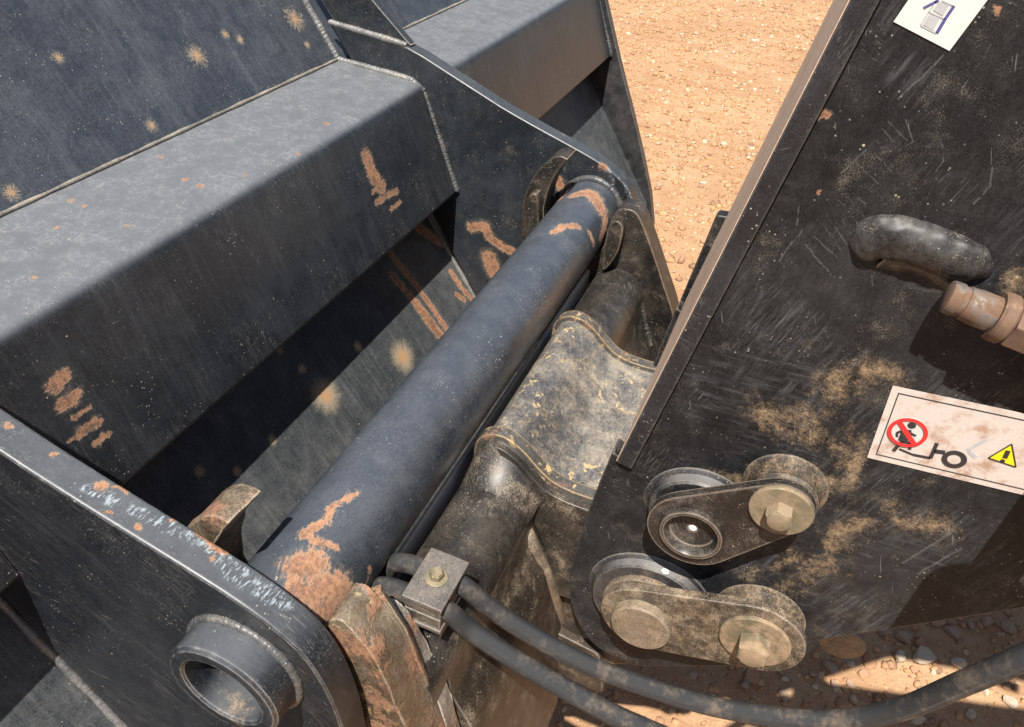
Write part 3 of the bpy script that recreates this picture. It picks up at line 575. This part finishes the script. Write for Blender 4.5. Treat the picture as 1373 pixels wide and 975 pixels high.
M_SHO = steel('coupler_shoulder', base=(.014, .013, .012), spec=.45, rough=.40, grit=.55, dust=.12, dustcol=(.24, .18, .13), speck=.7, scratch=.4, scrdir=(1, .3, .2), sandy=.07)
obj('shoulder', *shoulder(.606, .545), M_SHO, cp); obj('shoulder', *shoulder(.884, .915), M_COUP, cp)
web = [tuple(p+np.array([0, -.006])) for p in up[18:]]+[(.085, .80), (.10, .74), (.15, .70), (.188, .70), (.20, .78), (.222, .84)]
for xa in (.594, .880): obj('flank_web', *prism(web, xa, xa+.012), M_SHO, cp, .003)
rp = [on_poly(x, y, lowp)-ray(x, y)*k_ for x, y, k_ in ((702, 680, -.002), (712, 715, .0), (726, 750, .0), (741, 790, -.001), (752, 825, -.003), (757, 850, -.006))]
V, F, _ = sweep(crom([p+np.array([0, .004, 0]) for p in rp], 6), np.interp(np.linspace(0, 1, 31), [0, .5, 1], [.006, .0105, .008]), 14)
obj('cast_ridge', lumpy(V, .0012, 60, 4), F, steel('ridge_dusty', base=(.05, .042, .034), spec=.25, rough=.4, grit=.8, dust=.6, dustcol=(.34, .25, .17), speck=.5, scratch=.4, sandy=.2), cp)
obj('gap_light_bar', *prism([(.3065, .873), (.3115, .873), (.3115, .84), (.3065, .84)], .372, 1.098), plain('gap_light_grey', (.5, .5, .5), .35, .3, dirt=.1), cp, .001)  # pale bar added for the sunlit line in the gap beside the tube
# lower lugs and pin of the coupler, below the arm tip
lug = rounded([(.20, .80), (.10, .78), (.02, .72), (.03, .62), (.12, .56), (.20, .58)], .03)
for xa in (.612, .85): obj('pivot_lug', *prism(lug, xa, xa+.028), M_FACE, cp, .003)
obj('pivot_pin', *lathe_solid((.59, .075, .70), (1, 0, 0), [(.03, 0), (.03, .31)], 32), M_FACE, cp)
obj('lower_beam', *prism(rounded([(.20, .62), (.12, .60), (.11, .52), (.17, .47), (.20, .47)], .015), .60, .90), M_FACE, cp, .003)
# hose clamp
cc = at_depth(585, 775, .695); hx = np.array([1.0, 0, 0]); hd = np.array([0, -.995, -.10]); hd /= np.linalg.norm(hd); hn = np.cross(hd, hx); hn = hn if hn[2] > 0 else -hn
M_CLAMP = steel('clamp_steel', base=(.075, .069, .064), rough=.32, dust=.3, dustcol=(.24, .20, .165), speck=.5, scratch=.3, edge=.6, edgecol=(.15, .1, .07))
M_CLAMPB = steel('clamp_block', base=(.025, .024, .022), rough=.42, dust=.4, dustcol=(.30, .25, .2), speck=.5, scratch=.2, edge=.6)
def boxf(P, ex, ey, n, t_): return slab([(-ex, -ey), (ex, -ey), (ex, ey), (-ex, ey)], P, hx, hd, n, t_)
clp = obj('hose_clamp', *boxf(cc, .029, .0195, -hn, .005), M_CLAMP, cp, .0012)
obj('clamp_block', *boxf(cc-hn*.0052, .027, .0178, -hn, .0125), M_CLAMPB, clp, .0015); obj('clamp_block', *boxf(cc-hn*.0182, .027, .0178, -hn, .0125), M_CLAMPB, clp, .0015)
obj('clamp_base', *boxf(cc-hn*.0310, .029, .0195, -hn, .005), M_CLAMP, clp, .0012)
obj('clamp_foot', *boxf(cc-hn*.0362, .014, .014, -hn, .03), M_CLAMPB, clp, .0015)
M_ZINC = plain('yellow_zinc', (.17, .148, .095), .42, .25, .35, dirt=.5, dirtcol=(.26, .185, .115))
M_ZINC2 = plain('worn_zinc', (.145, .12, .078), .45, .2, .4, dirt=.65, dirtcol=(.30, .21, .13))
def bolt(P, d, af, hh, mat, parent, rot=0, name='bolt', wr=None, wt=.003):
    P = np.asarray(P, float); d = np.asarray(d, float)/np.linalg.norm(d); off = 0; w = None
    if wr: w = obj('washer', *lathe_solid(P, d, [(wr, 0), (wr, wt*.75), (wr-.001, wt), (af*.35, wt)], 40), mat, parent); off = wt
    r = af/math.sqrt(3)
    V, F = lathe_solid(P+d*(off-.0005), d, [(r, 0), (r, hh*.86), (r*.90, hh)], 6, rot); b = obj(name, V, F, mat, parent, .0006, 2)
    obj('bolt_face', *lathe_solid(P+d*(off+hh-.0012), d, [(r*.78, 0), (r*.78, .0016), (r*.74, .0019)], 28), mat, b)
    return b
bolt(cc, hn, .0115, .0065, M_ZINC, clp, .3, wr=.0105, wt=.002)

# ------------------------------------------------------------------ hoses
def hose_material():
    mat = bpy.data.materials.new('hose_rubber'); mat.use_nodes = True; t = NT(mat); b = t.n['Principled BSDF']
    uv = t.n.new('ShaderNodeTexCoord').outputs['UV']; sx = t.n.new('ShaderNodeSeparateXYZ'); t.link(uv, sx.inputs[0])
    a = t.math('SINE', t.math('ADD', t.math('MULTIPLY', sx.outputs[0], 3200), t.math('MULTIPLY', sx.outputs[1], 6.2832*26)))
    c_ = t.math('SINE', t.math('SUBTRACT', t.math('MULTIPLY', sx.outputs[0], 3200), t.math('MULTIPLY', sx.outputs[1], 6.2832*26)))
    wv = t.math('MULTIPLY', a, c_); n = t.noise(30, 5, .65); h = t.noise(200, 3, .65)
    c = t.mix(t.step(wv, -.6, .8), (.009, .0095, .0105), (.028, .030, .033)); d = t.step(t.math('ADD', n, t.math('MULTIPLY', h, .3)), .60, .86)
    c = t.mix(t.math('MULTIPLY', d, .5), c, t.mix(h, (.12, .088, .062), (.25, .185, .13))); t.link(c, b.inputs['Base Color']); b.inputs['Roughness'].default_value = .62
    bp = t.n.new('ShaderNodeBump'); bp.inputs['Strength'].default_value = .5; bp.inputs['Distance'].default_value = .0006; t.link(t.math('ADD', wv, t.math('MULTIPLY', h, 1.5)), bp.inputs['Height']); t.link(bp.outputs[0], b.inputs['Normal']); return mat
M_HOSE = hose_material()
pa = cc-hn*.0178+hx*.0150; pb = cc-hn*.0178-hx*.0150; HRAD = .0091
def hose(name, pts, label):
    P = crom(pts, 14); V, F, UV = sweep(P, HRAD, 24); o = obj(name, V, F, M_HOSE, uv=UV); return tag(o, label, 'hose', None)
hose('hydraulic_hose', [pa-hd*.062-hn*.18, pa-hd*.062-hn*.06, pa-hd*.054-hn*.014, pa-hd*.035, pa, pa+hd*.02, at_depth(655, 813, .725), at_depth(700, 844, .735), at_depth(760, 878, .74), at_depth(830, 908, .74), at_depth(960, 948, .73), at_depth(1100, 966, .69), at_depth(1200, 953, .645), at_depth(1290, 917, .59), at_depth(1373, 882, .55), at_depth(1470, 840, .52), at_depth(1600, 780, .5)], 'thick dusty rubber hose curving from the clamp under the arm past the two links')
hose('hydraulic_hose', [pb-hd*.062-hn*.18, pb-hd*.062-hn*.06, pb-hd*.054-hn*.014, pb-hd*.035, pb, pb+hd*.02, at_depth(632, 846, .705), at_depth(690, 884, .705), at_depth(780, 936, .69), at_depth(850, 971, .67), at_depth(950, 1010, .63), at_depth(1100, 1040, .60), at_depth(1300, 1030, .55), at_depth(1480, 960, .5)], 'rubber hose leaving the clamp lower down, closer to the rusty hook')

# ------------------------------------------------------------------ loader arm
XA = .58
arm = thing('loader_arm', 'black steel loader arm with pin links, bolts and white safety stickers', 'loader arm', (.74, -.2, .7))
A_ = lambda x, y: on_x(x, y, XA)
M_ARM = steel('arm_paint', base=(.0105, .011, .0125), spec=.16, scuff=.42, rough=.40, grit=.30, gritcol=(.19, .16, .125), dust=.22, dustcol=(.09, .085, .08), speck=.5, scratch=.32, scrcol=(.22, .215, .21), scrdir=(0, -.45, 1), edge=.4, sandy=.02,
    rust=S(A_, [(1106, 155)], 7)+S(A_, [(1097, 258)], 3)+S(A_, [(1340, 16)], 6),
    lines=[c for k in range(15) for c in S(A_, [(1192-7.6*k+random.uniform(-6, 6), 165+11.5*k+random.uniform(-5, 5)), (1212-7.6*k+random.uniform(-4, 10), 192+11.5*k+random.uniform(-4, 12))], random.uniform(.5, 1.5))]
    + S(A_, [(1266, 74), (1205, 132)], 2)+S(A_, [(1175, 188), (1128, 232)], 1.5)+S(A_, [(1330, 225), (1328, 250), (1306, 274)], 1.8)+S(A_, [(1072, 272), (1068, 302)], 1.6)+S(A_, [(1075, 308), (1055, 335), (1045, 350)], 1.6)+S(A_, [(1215, 160), (1225, 190), (1200, 205)], 1.3)+S(A_, [(1330, 60), (1290, 120), (1285, 170)], 1.2)+S(A_, [(1250, 240), (1265, 215), (1262, 190)], 1.2)+S(A_, [(1230, 770), (1290, 735)], 1.8)+S(A_, [(1210, 755), (1275, 715)], 2),
    sand=S(A_, [(1130, 520), (1180, 500)], 60)+S(A_, [(1090, 640), (1120, 640), (1140, 600)], 45)+S(A_, [(1070, 790), (1110, 760), (1150, 700)], [40, 45, 35])+S(A_, [(960, 640), (1000, 640)], 28)+S(A_, [(1030, 560), (1090, 570)], 60)+S(A_, [(1200, 690), (1260, 700)], 40)+S(A_, [(1000, 770), (1060, 745)], 30)+S(A_, [(1373, 380)], 50))
M_LIP = steel('arm_top_plate', base=(.009, .0095, .011), spec=.22, rough=.36, grit=.35, dust=.2, dustcol=(.2, .17, .14), speck=.7, scratch=.3, scrdir=(0, .3, -1), edge=.7, edgecol=(.30, .24, .19))
tipP = yz([(821, 606), (795, 669), (770, 745), (762, 785), (772, 830), (800, 868), (850, 893)], XA)
side = [tuple(p) for p in crom(tipP, 4)]+[(.03, .655), (-.03, .69)]+yz([(1083, 862), (1373, 816)], XA)+[(-.52, 1.27), (-1.6, 1.62), (-1.6, 2.0), (-.12, 1.95)]
l0 = np.array(yz([(1182, 0)], XA)[0]); l1 = np.array(yz([(850, 625)], XA)[0]); lu = (l0-l1)/np.linalg.norm(l0-l1); ln = np.array([lu[1], -lu[0]]); ln = ln if ln[0] > 0 else -ln
side += [tuple(l0+lu*.36+ln*.002), tuple(l1-lu*.002+ln*.002)]
sp = obj('side_plate', *prism(side, XA, XA+.025), M_ARM, arm, .0025, 2)
obj('side_plate', *prism([(y, z) for y, z in side], .875, .90), M_LIP, arm, .0025, 2)
M_LIPF = steel('arm_lip', base=(.011, .013, .017), spec=.4, rough=.34, grit=.12, dust=.12, dustcol=(.12, .12, .12), speck=.7, scratch=.35, scrdir=(0, 1, .3), edge=.7, edgecol=(.30, .27, .24))
tp = [tuple(l1+ln*.001), tuple(l0+lu*.36+ln*.001), tuple(l0+lu*.36+ln*.0175), tuple(l1+ln*.0175)]
obj('top_plate', *prism(tp, XA-.0065, .915), M_LIPF, arm, .002, 2)
obj('top_face', *prism([tuple(l1+ln*.0176), tuple(l0+lu*.36+ln*.0176), tuple(l0+lu*.36+ln*.0182), tuple(l1+ln*.0182)], XA-.0045, .913), steel('arm_top_dust', base=(.60, .41, .29), rough=.5, dust=.8, dustcol=(.55, .39, .28), grain=.15, sandy=.45, streak=.5, strdir=(0, *lu), scratch=.2), arm)
gv = [tuple(l1-ln*.0005), tuple(l0+lu*.36-ln*.0005), tuple(l0+lu*.36-ln*.004), tuple(l1-ln*.004)]
bp0 = np.array(yz([(1083, 862)], XA)[0]); bp1 = np.array(yz([(1373, 816)], XA)[0]); bu = (bp1-bp0)/np.linalg.norm(bp1-bp0); bn = np.array([-bu[1], bu[0]]); bn = bn if bn[1] > 0 else -bn
obj('bottom_plate', *prism([tuple(bp0+bn*.004), tuple(bp0+bu*.2+bn*.004), tuple(bp0+bu*.2+bn*.018), tuple(bp0+bn*.018)], XA+.026, .874), M_LIP, arm, .001)
obj('edge_bar', *prism([(.110, .885), (.144, .885), (.100, 1.085), (.076, 1.085)], .917, .937), M_LIP, arm, .004)
# bosses, links, pins and bolts; each stands out of the side plate towards -X
M_BOSS = steel('arm_boss', base=(.014, .0155, .019), rough=.32, grit=.4, dust=.25, dustcol=(.22, .19, .16), up=.4, upcol=(.22, .21, .2), speck=.4, scratch=.3, sandy=.10, edge=.5)
M_BOSSD = steel('arm_boss_dusty', base=(.024, .022, .020), spec=.22, rough=.42, grit=.6, dust=.4, dustcol=(.26, .2, .15), speck=.4, scratch=.2, sandy=.42, edge=.4)
M_LINK = steel('link_plate', base=(.015, .013, .012), spec=.3, rough=.34, grit=.55, gritcol=(.2, .16, .125), dust=.25, dustcol=(.14, .115, .095), speck=.7, scratch=.35, sandy=.05, edge=1, edgecol=(.24, .19, .15))
M_LINKD = steel('link_plate_dusty', base=(.022, .019, .016), spec=.25, rough=.44, grit=.8, dust=.3, dustcol=(.25, .2, .15), speck=.7, scratch=.25, sandy=.36, edge=.9, edgecol=(.30, .25, .2))
M_PIN = steel('pin_end_dusty', base=(.10, .08, .06), rough=.6, dust=.6, dustcol=(.34, .25, .16), speck=.5, scratch=.1, sandy=.38)
NX = (-1, 0, 0)
def boss(cen, r, h, mat, name='boss', hole=None, fl=.007):
    pr = [(r+fl, -.002), (r+fl, .001), (r+fl*.35, fl*.6), (r, fl*1.6), (r, h-.002), (r-.002, h)]
    if hole: pr += [(hole+.002, h), (hole, h-.002), (hole, h-.014), (.0005, h-.014)]
    return obj(name, *lathe_solid((XA, *cen), NX, pr, 56), mat, arm)
def pt(x, y, h): return np.array(on_x(x, y, XA-h)[1:])
def link_poly(c1, r1, c2, r2, n=18):                        # hull of two circles
    d = c2-c1; L = np.linalg.norm(d); a = math.atan2(d[1], d[0]); b = math.acos((r1-r2)/L)
    return [tuple(c1+r1*np.array([math.cos(t), math.sin(t)])) for t in np.linspace(a+b, a+2*math.pi-b, n)]+[tuple(c2+r2*np.array([math.cos(t), math.sin(t)])) for t in np.linspace(a-b, a+b, n)]
def hole_c(c, r, n=36): return [tuple(c+r*np.array([math.cos(t), math.sin(t)])) for t in np.linspace(0, 2*math.pi, n+1)[:-1]]
H1 = .022; c1 = pt(927, 714, H1+.010); c2 = pt(1047, 683, H1+.010)
boss(c1, .048, .014, M_BOSS); boss(c2, .031, H1-.0005, M_BOSSD)
lk = obj('link_plate', *prism_hole(link_poly(c1, .044, c2, .029), hole_c(c1, .024), XA-H1-.010, XA-H1), M_LINK, arm, .002, 2); tag(lk, 'short link plate with open round hole')
obj('pin_cup', *lathe_solid((XA-.004, *c1), NX, [(.032, 0), (.032, H1+.006), (.030, H1+.0115), (.0265, H1+.0115), (.0235, H1+.007), (.0225, H1+.001), (.0045, H1+.0005), (.004, H1-.003), (.0005, H1-.003)], 48), M_LINK, lk)
obj('grease_nipple', *lathe_solid((XA-H1+.0005, *c1), NX, [(.005, 0), (.005, .003), (.003, .006), (.001, .007)], 16), plain('bright', (.75, .73, .68), .4), lk)
bolt((XA-H1-.010, *c2), NX,   .0225, .013, M_ZINC, lk, .25, wr=.028, wt=.004)
H2 = .020; c3 = pt(858, 842, H2+.022); c4 = pt(1012, 858, H2+.012)
boss(c3, .064, .013, M_BOSS); boss(c4, .040, H2-.0005, M_BOSSD); boss(c3+np.array([.0, .0]), .050, H2-.0005, M_BOSSD, fl=.001)
lk2 = obj('link_plate', *prism(link_poly(c3, .048, c4, .050), XA-H2-.012, XA-H2), M_LINKD, arm, .0025, 2); tag(lk2, 'longer dusty link plate with rounded ends')
obj('pin_end', *lathe_solid((XA-H2-.011, *c3), NX, [(.033, 0), (.033, .011), (.0315, .013)], 48), M_PIN, lk2)
bolt((XA-H2-.012, *c4), NX, .030, .019, M_ZINC2, lk2, .55, wr=.036, wt=.004)
obj('chalk_mark', *lathe_solid((XA-.0132, *pt(892, 766, .013)), NX, [(.0042, 0), (.0042, .0004), (.001, .0005)], 20), plain('chalk', (.75, .77, .8), .8), arm)
obj('rear_pin', *lathe_solid((.905, *np.array(on_x(1130, 858, .905)[1:])), NX, [(.035, -.02), (.035, .008), (.032, .01)], 40), M_PIN, arm)
# cast hose guide: a bent rounded bar
def lump(path, rads, squash, n=36):
    V, F, _ = sweep(crom(path, 3), np.interp(np.linspace(0, 1, len(path)*3-2), np.linspace(0, 1, len(path)), rads), n); return [np.array([XA+(v[0]-XA)*.62, v[1], v[2]]) for v in lumpy(lumpy(V, .0055, 26, 7), .0016, 110, 1)], F
Pq = lambda x, y, h: np.array(on_x(x, y, XA-h))
gp = crom([Pq(1160, 326, -.008), Pq(1168, 322, -.004), Pq(1188, 317, -.001), Pq(1225, 325, .0), Pq(1265, 339, .0), Pq(1294, 347, -.003), Pq(1304, 349, -.008)], 7)
gr = np.interp(np.linspace(0, 1, len(gp)), [0, .15, .35, .6, .85, 1], [.012, .0165, .0185, .0195, .018, .012])
hg = obj('hose_guide', *lump(gp, gr, 1), steel('cast_guide', base=(.010, .0105, .012), spec=.4, rough=.48, grit=.35, dust=.2, dustcol=(.25, .22, .19), speck=.6, scratch=.7, scrdir=(0, 1, .3)), arm)
gp2 = crom([Pq(1190, 338, -.004), Pq(1240, 356, -.003), Pq(1268, 370, -.004), Pq(1280, 378, -.01)], 6)
obj('guide_root', *lump(gp2, np.linspace(.013, .010, len(gp2)), 1), M_BOSS, hg)
# stickers, flat printed labels on the side plate
M_WHITE = plain('sticker_white', (.50, .44, .40), .45, 0, .16, dirt=.36, dirtcol=(.42, .27, .19), scale=600); M_WHITE2 = plain('sticker_clean', (.54, .54, .51), .4, 0, .05)
M_INK = plain('sticker_black', (.025, .022, .025), .5); M_RED = plain('sticker_red', (.55, .025, .025), .45); M_YEL = plain('sticker_yellow', (.78, .58, .01), .45); M_GREY = plain('sticker_grey', (.36, .36, .37), .5); M_BLUE = plain('sticker_blue', (.07, .06, .20), .5)
def flat(name, poly, lev, mat, parent, th=.00025): return obj(name, *prism(poly, XA-.0004-lev*.0003-th, XA-.0004-lev*.0003), mat, parent, smooth=False)
def on_dec(pts): return yz(pts, XA)
z1, z0 = 1.1165, 1.0385; y0, y1 = -.0965, -.275
dec = flat('safety_sticker', [(y0, z0), (y1, z0), (y1, z1), (y0, z1)], 0, M_WHITE, arm); tag(dec, 'dirty white safety sticker with no-riding sign')
def border(a0, a1, b0, b1, w, lev, mat, par):
    for p in ([(a0, b0), (a1, b0), (a1, b0+w), (a0, b0+w)], [(a0, b1-w), (a1, b1-w), (a1, b1), (a0, b1)], [(a0, b0+w), (a0-w, b0+w), (a0-w, b1-w), (a0, b1-w)], [(a1+w, b0+w), (a1, b0+w), (a1, b1-w), (a1+w, b1-w)]): flat('border_line', p, lev, mat, par)
border(y0-.0055, y1+.0055, z0+.0055, z1-.0055, .0009, 1, M_INK, dec)
def ring2(c, ro, ri, lev, mat, par, name, n=40):
    V, F = lathe_solid((XA-.0004-lev*.0003, *c), NX, [(ro, 0), (ro, .00025), (ri, .00025), (ri, 0)], n, closed=True); return obj(name, V, F, mat, par, smooth=False)
def seg(a, b, w, lev, mat, par, name):
    a = np.array(a); b = np.array(b); d = (b-a)/np.linalg.norm(b-a); q = np.array([-d[1], d[0]])*w/2; return flat(name, [tuple(a+q), tuple(b+q), tuple(b-q), tuple(a-q)], lev, mat, par)
D = lambda x, y: np.array(on_x(1150+x*223/1144, 500+y*190/975, XA)[1:])
rc = D(343, 404); rr = np.linalg.norm(D(203, 404)-D(482, 404))/2
flat('sign_disc', hole_c(rc, rr*.99), 1, plain('sign_white', (.50, .47, .45), .5), dec); ring2(rc, rr, rr*.80, 4, M_RED, dec, 'sign_ring'); seg(D(285, 330), D(392, 490), .0042, 3, M_RED, dec, 'sign_slash')
flat('rider_head', hole_c(D(372, 357), .0032), 2, M_INK, dec)
for a, b, w in (((340, 383), (308, 465), .0072), ((318, 388), (270, 408), .0022), ((270, 408), (270, 436), .0020), ((345, 400), (400, 430), .0022), ((308, 462), (246, 532), .0030), ((308, 468), (362, 478), .0026), ((362, 475), (358, 522), .0024)): seg(D(*a), D(*b), w, 2.4 if w > .007 else 2, M_INK, dec, 'rider_figure')
for a, b, w in (((285, 520), (380, 560), .0020), ((380, 560), (500, 583), .0026), ((500, 583), (545, 480), .0030), ((528, 535), (600, 545), .0042), ((755, 530), (890, 450), .0030), ((765, 535), (815, 580), .0032)): seg(D(*a), D(*b), w, 1, M_INK if a[0] < 700 else M_GREY, dec, 'loader_outline')
wr_ = np.linalg.norm(D(577, 590)-D(752, 590))/2; wc = D(664, 590); ring2(wc, wr_, wr_*.56, 2, M_INK, dec, 'loader_wheel'); 
tri = [tuple(D(895, 580)), tuple(D(1060, 482)), tuple(D(1090, 645))]; flat('warning_triangle', tri, 1, M_YEL, dec)
tc = np.mean(np.array(tri), 0)
for i in range(3): seg(tc+(np.array(tri[i])-tc)*.97, tc+(np.array(tri[(i+1) % 3])-tc)*.97, .0011, 2, M_INK, dec, 'triangle_outline')
seg(D(1035, 530), D(1010, 582), .0036, 2, M_INK, dec, 'exclamation_mark'); flat('exclamation_dot', hole_c(D(996, 600), .0018), 2, M_INK, dec)
ca = D_ = np.array(on_x(1273, 68, XA)[1:]); cb = np.array(on_x(1198, 29, XA)[1:]); ex = (cb-ca); wl = np.linalg.norm(ex); ex /= wl; ey = np.array([-ex[1], ex[0]]); ey = ey if ey[1] > 0 else -ey
dec2 = flat('white_sticker', [tuple(ca), tuple(cb), tuple(cb+ey*.11), tuple(ca+ey*.11)], 0, M_WHITE2, arm); tag(dec2, 'clean white sticker with grey square drawing')
E2 = lambda x, y: np.array(on_x(1180+x*193/1373, y*100/711, XA)[1:])
for q in ([(470, 135), (570, 170), (510, 285), (410, 235)], [(560, 10), (655, 50), (600, 150), (505, 95)]): flat('grey_square', [tuple(E2(*p)) for p in q], 1, M_GREY, dec2)
for q, w, mt in (([(465, 110), (620, 180)], .0008, M_GREY), ([(465, 110), (390, 235)], .0007, M_GREY), ([(390, 240), (540, 315)], .0010, M_GREY), ([(540, 315), (620, 180)], .0020, M_BLUE), ([(620, 180), (705, 55)], .0018, M_BLUE), ([(705, 55), (590, 5)], .0008, M_GREY), ([(470, 105), (540, 5)], .0008, M_GREY), ([(415, 75), (560, 0)], .0015, M_BLUE)): seg(E2(*q[0]), E2(*q[1]), w, 1, mt, dec2, 'drawing_line')
# ------------------------------------------------------------------ hydraulic fitting at the right, on its hose
M_FIT = plain('fitting_steel', (.16, .145, .135), .36, .5, .35, dirt=.66, dirtcol=(.15, .085, .05)); M_FITD = plain('fitting_mud', (.13, .075, .048), .8, 0, .5, dirt=.2)
f0 = Pq(1268, 396, .019); f1 = Pq(1400, 449, .021); fd = (f1-f0)/np.linalg.norm(f1-f0)
fit = thing('hydraulic_fitting', 'rust brown steel hydraulic fitting with threaded end beside the cast guide', 'fitting', tuple(f0))
obj('nipple', *lathe_solid(f0, fd, [(.0095, 0), (.0118, .001), (.0122, .004), (.0122, .0085), (.0112, .0090), (.0112, .0125), (.0122, .013), (.0126, .019), (.0130, .021), (.0130, .034)], 44), M_FIT, fit)
obj('collar', *lathe_solid(f0+fd*.034, fd, [(.0165, 0), (.0182, .002), (.0182, .009), (.0165, .011)], 44), M_FITD, fit)
V, F = lathe_solid(f0+fd*.0455, fd, [(.0188, 0), (.0188, .030)], 6, .3); obj('hex_nut', V, F, M_FITD, fit, .001)
f2 = f0+fd*.076; obj('ferrule', *lathe_solid(f2, fd, [(.0155, 0), (.0155, .04), (.014, .045)], 32), M_FIT, fit)
ho = [f2+fd*.03, f2+fd*.055, f2+fd*.11+np.array([0, -.02, .04]), f2+np.array([0, -.30, .20]), f2+np.array([-.02, -.6, .2])]
V, F, UV = sweep(crom(ho, 12), .0125, 24); tag(obj('hydraulic_hose', V, F, M_HOSE, uv=UV), 'rubber hose running away from the rust brown fitting', 'hose')

# cylinder with rod end, added out of frame to shade the arm's flank
cyl = thing('shade_cylinder', 'added unseen black cylinder that casts shade on the arm flank', 'cylinder', (.43, -.3, 1.1))
q0 = np.array([.43, -.265, 1.15]); q1 = np.array([.43, -1.30, 1.62]); qd = (q1-q0)/np.linalg.norm(q1-q0)
obj('barrel', *lathe_solid(q0+qd*.10, qd, [(.06, 0), (.068, .005), (.068, .05), (.06, .055), (.06, .9)], 40), M_LIP, cyl)
obj('rod', *lathe_solid(q0, qd, [(.025, 0), (.025, .12)], 32), plain('chrome_rod', (.6, .6, .6), .15, 1, .03), cyl)
obj('mount_pin', *lathe_solid((.39, q0[1]-qd[1]*.02, q0[2]-qd[2]*.02), (1, 0, 0), [(.02, 0), (.02, .188)], 28), M_LIP, cyl)
obj('rod_eye', *lathe_solid(q0-qd*.02+np.array([-.03, 0, 0]), (1, 0, 0), [(.045, 0), (.045, .06)], 36), M_LIP, cyl)

# the loader itself stands behind the arm, outside the frame
M_BODY = plain('loader_body_paint', (.10, .10, .10), .5, 0, .15, dirt=.4); M_TYRE = plain('tyre_rubber', (.03, .03, .03), .8, 0, .2, dirt=.4); M_GLASS = plain('cab_glass', (.03, .035, .04), .08)
ld = thing('wheel_loader', 'dark wheel loader body with cab and big tyres behind the arm', 'loader', (.74, -2.4, 0))
obj('front_frame', *prism(rounded([(-1.25, .55), (-1.25, 1.35), (-1.75, 1.95), (-2.3, 1.75), (-2.3, .45), (-1.5, .40)], .04), .40, 1.08), M_BODY, ld, .01)
obj('rear_frame', *prism(rounded([(-2.4, .5), (-2.4, 1.3), (-4.6, 1.3), (-4.6, .6)], .05), .25, 1.23), M_BODY, ld, .01)
cab_ = obj('cab', *prism(rounded([(-2.45, 1.3), (-2.5, 2.1), (-2.75, 2.75), (-3.7, 2.75), (-3.8, 1.3)], .05), .20, 1.28), M_BODY, ld, .015)
obj('window', *prism([(-2.6, 1.6), (-2.62, 2.1), (-2.82, 2.6), (-3.6, 2.6), (-3.66, 1.6)], .195, .199), M_GLASS, cab_, smooth=False)
for y_ in (-1.75, -3.9):
    for x_ in (-.14, 1.22):
        w_ = obj('wheel', *lathe_solid((x_, y_, .48), (1, 0, 0), [(.20, .03), (.28, .02), (.42, 0), (.47, .03), (.48, .10), (.48, .30), (.47, .37), (.42, .40), (.28, .38), (.20, .37)], 48), M_TYRE, ld)
        for k in range(18):
            a = k*2*math.pi/18; c_ = np.array([x_+.2, y_+.485*math.cos(a), .48+.485*math.sin(a)]); rd = np.array([0, math.cos(a), math.sin(a)]); tg = np.array([0, -math.sin(a), math.cos(a)])
            obj('tread_lug', *slab([(-.19, -.02), (.0, .03), (.19, -.02), (.19, .03), (.0, .08), (-.19, .03)], c_-rd*.03, (1, 0, 0), tg, rd, .05), M_TYRE, w_, smooth=False)
        obj('rim', *lathe_solid((x_+.05, y_, .48), (1, 0, 0), [(.05, .0), (.19, .05), (.255, .0), (.255, .30), (.19, .25), (.05, .30)], 40), M_BODY, w_)
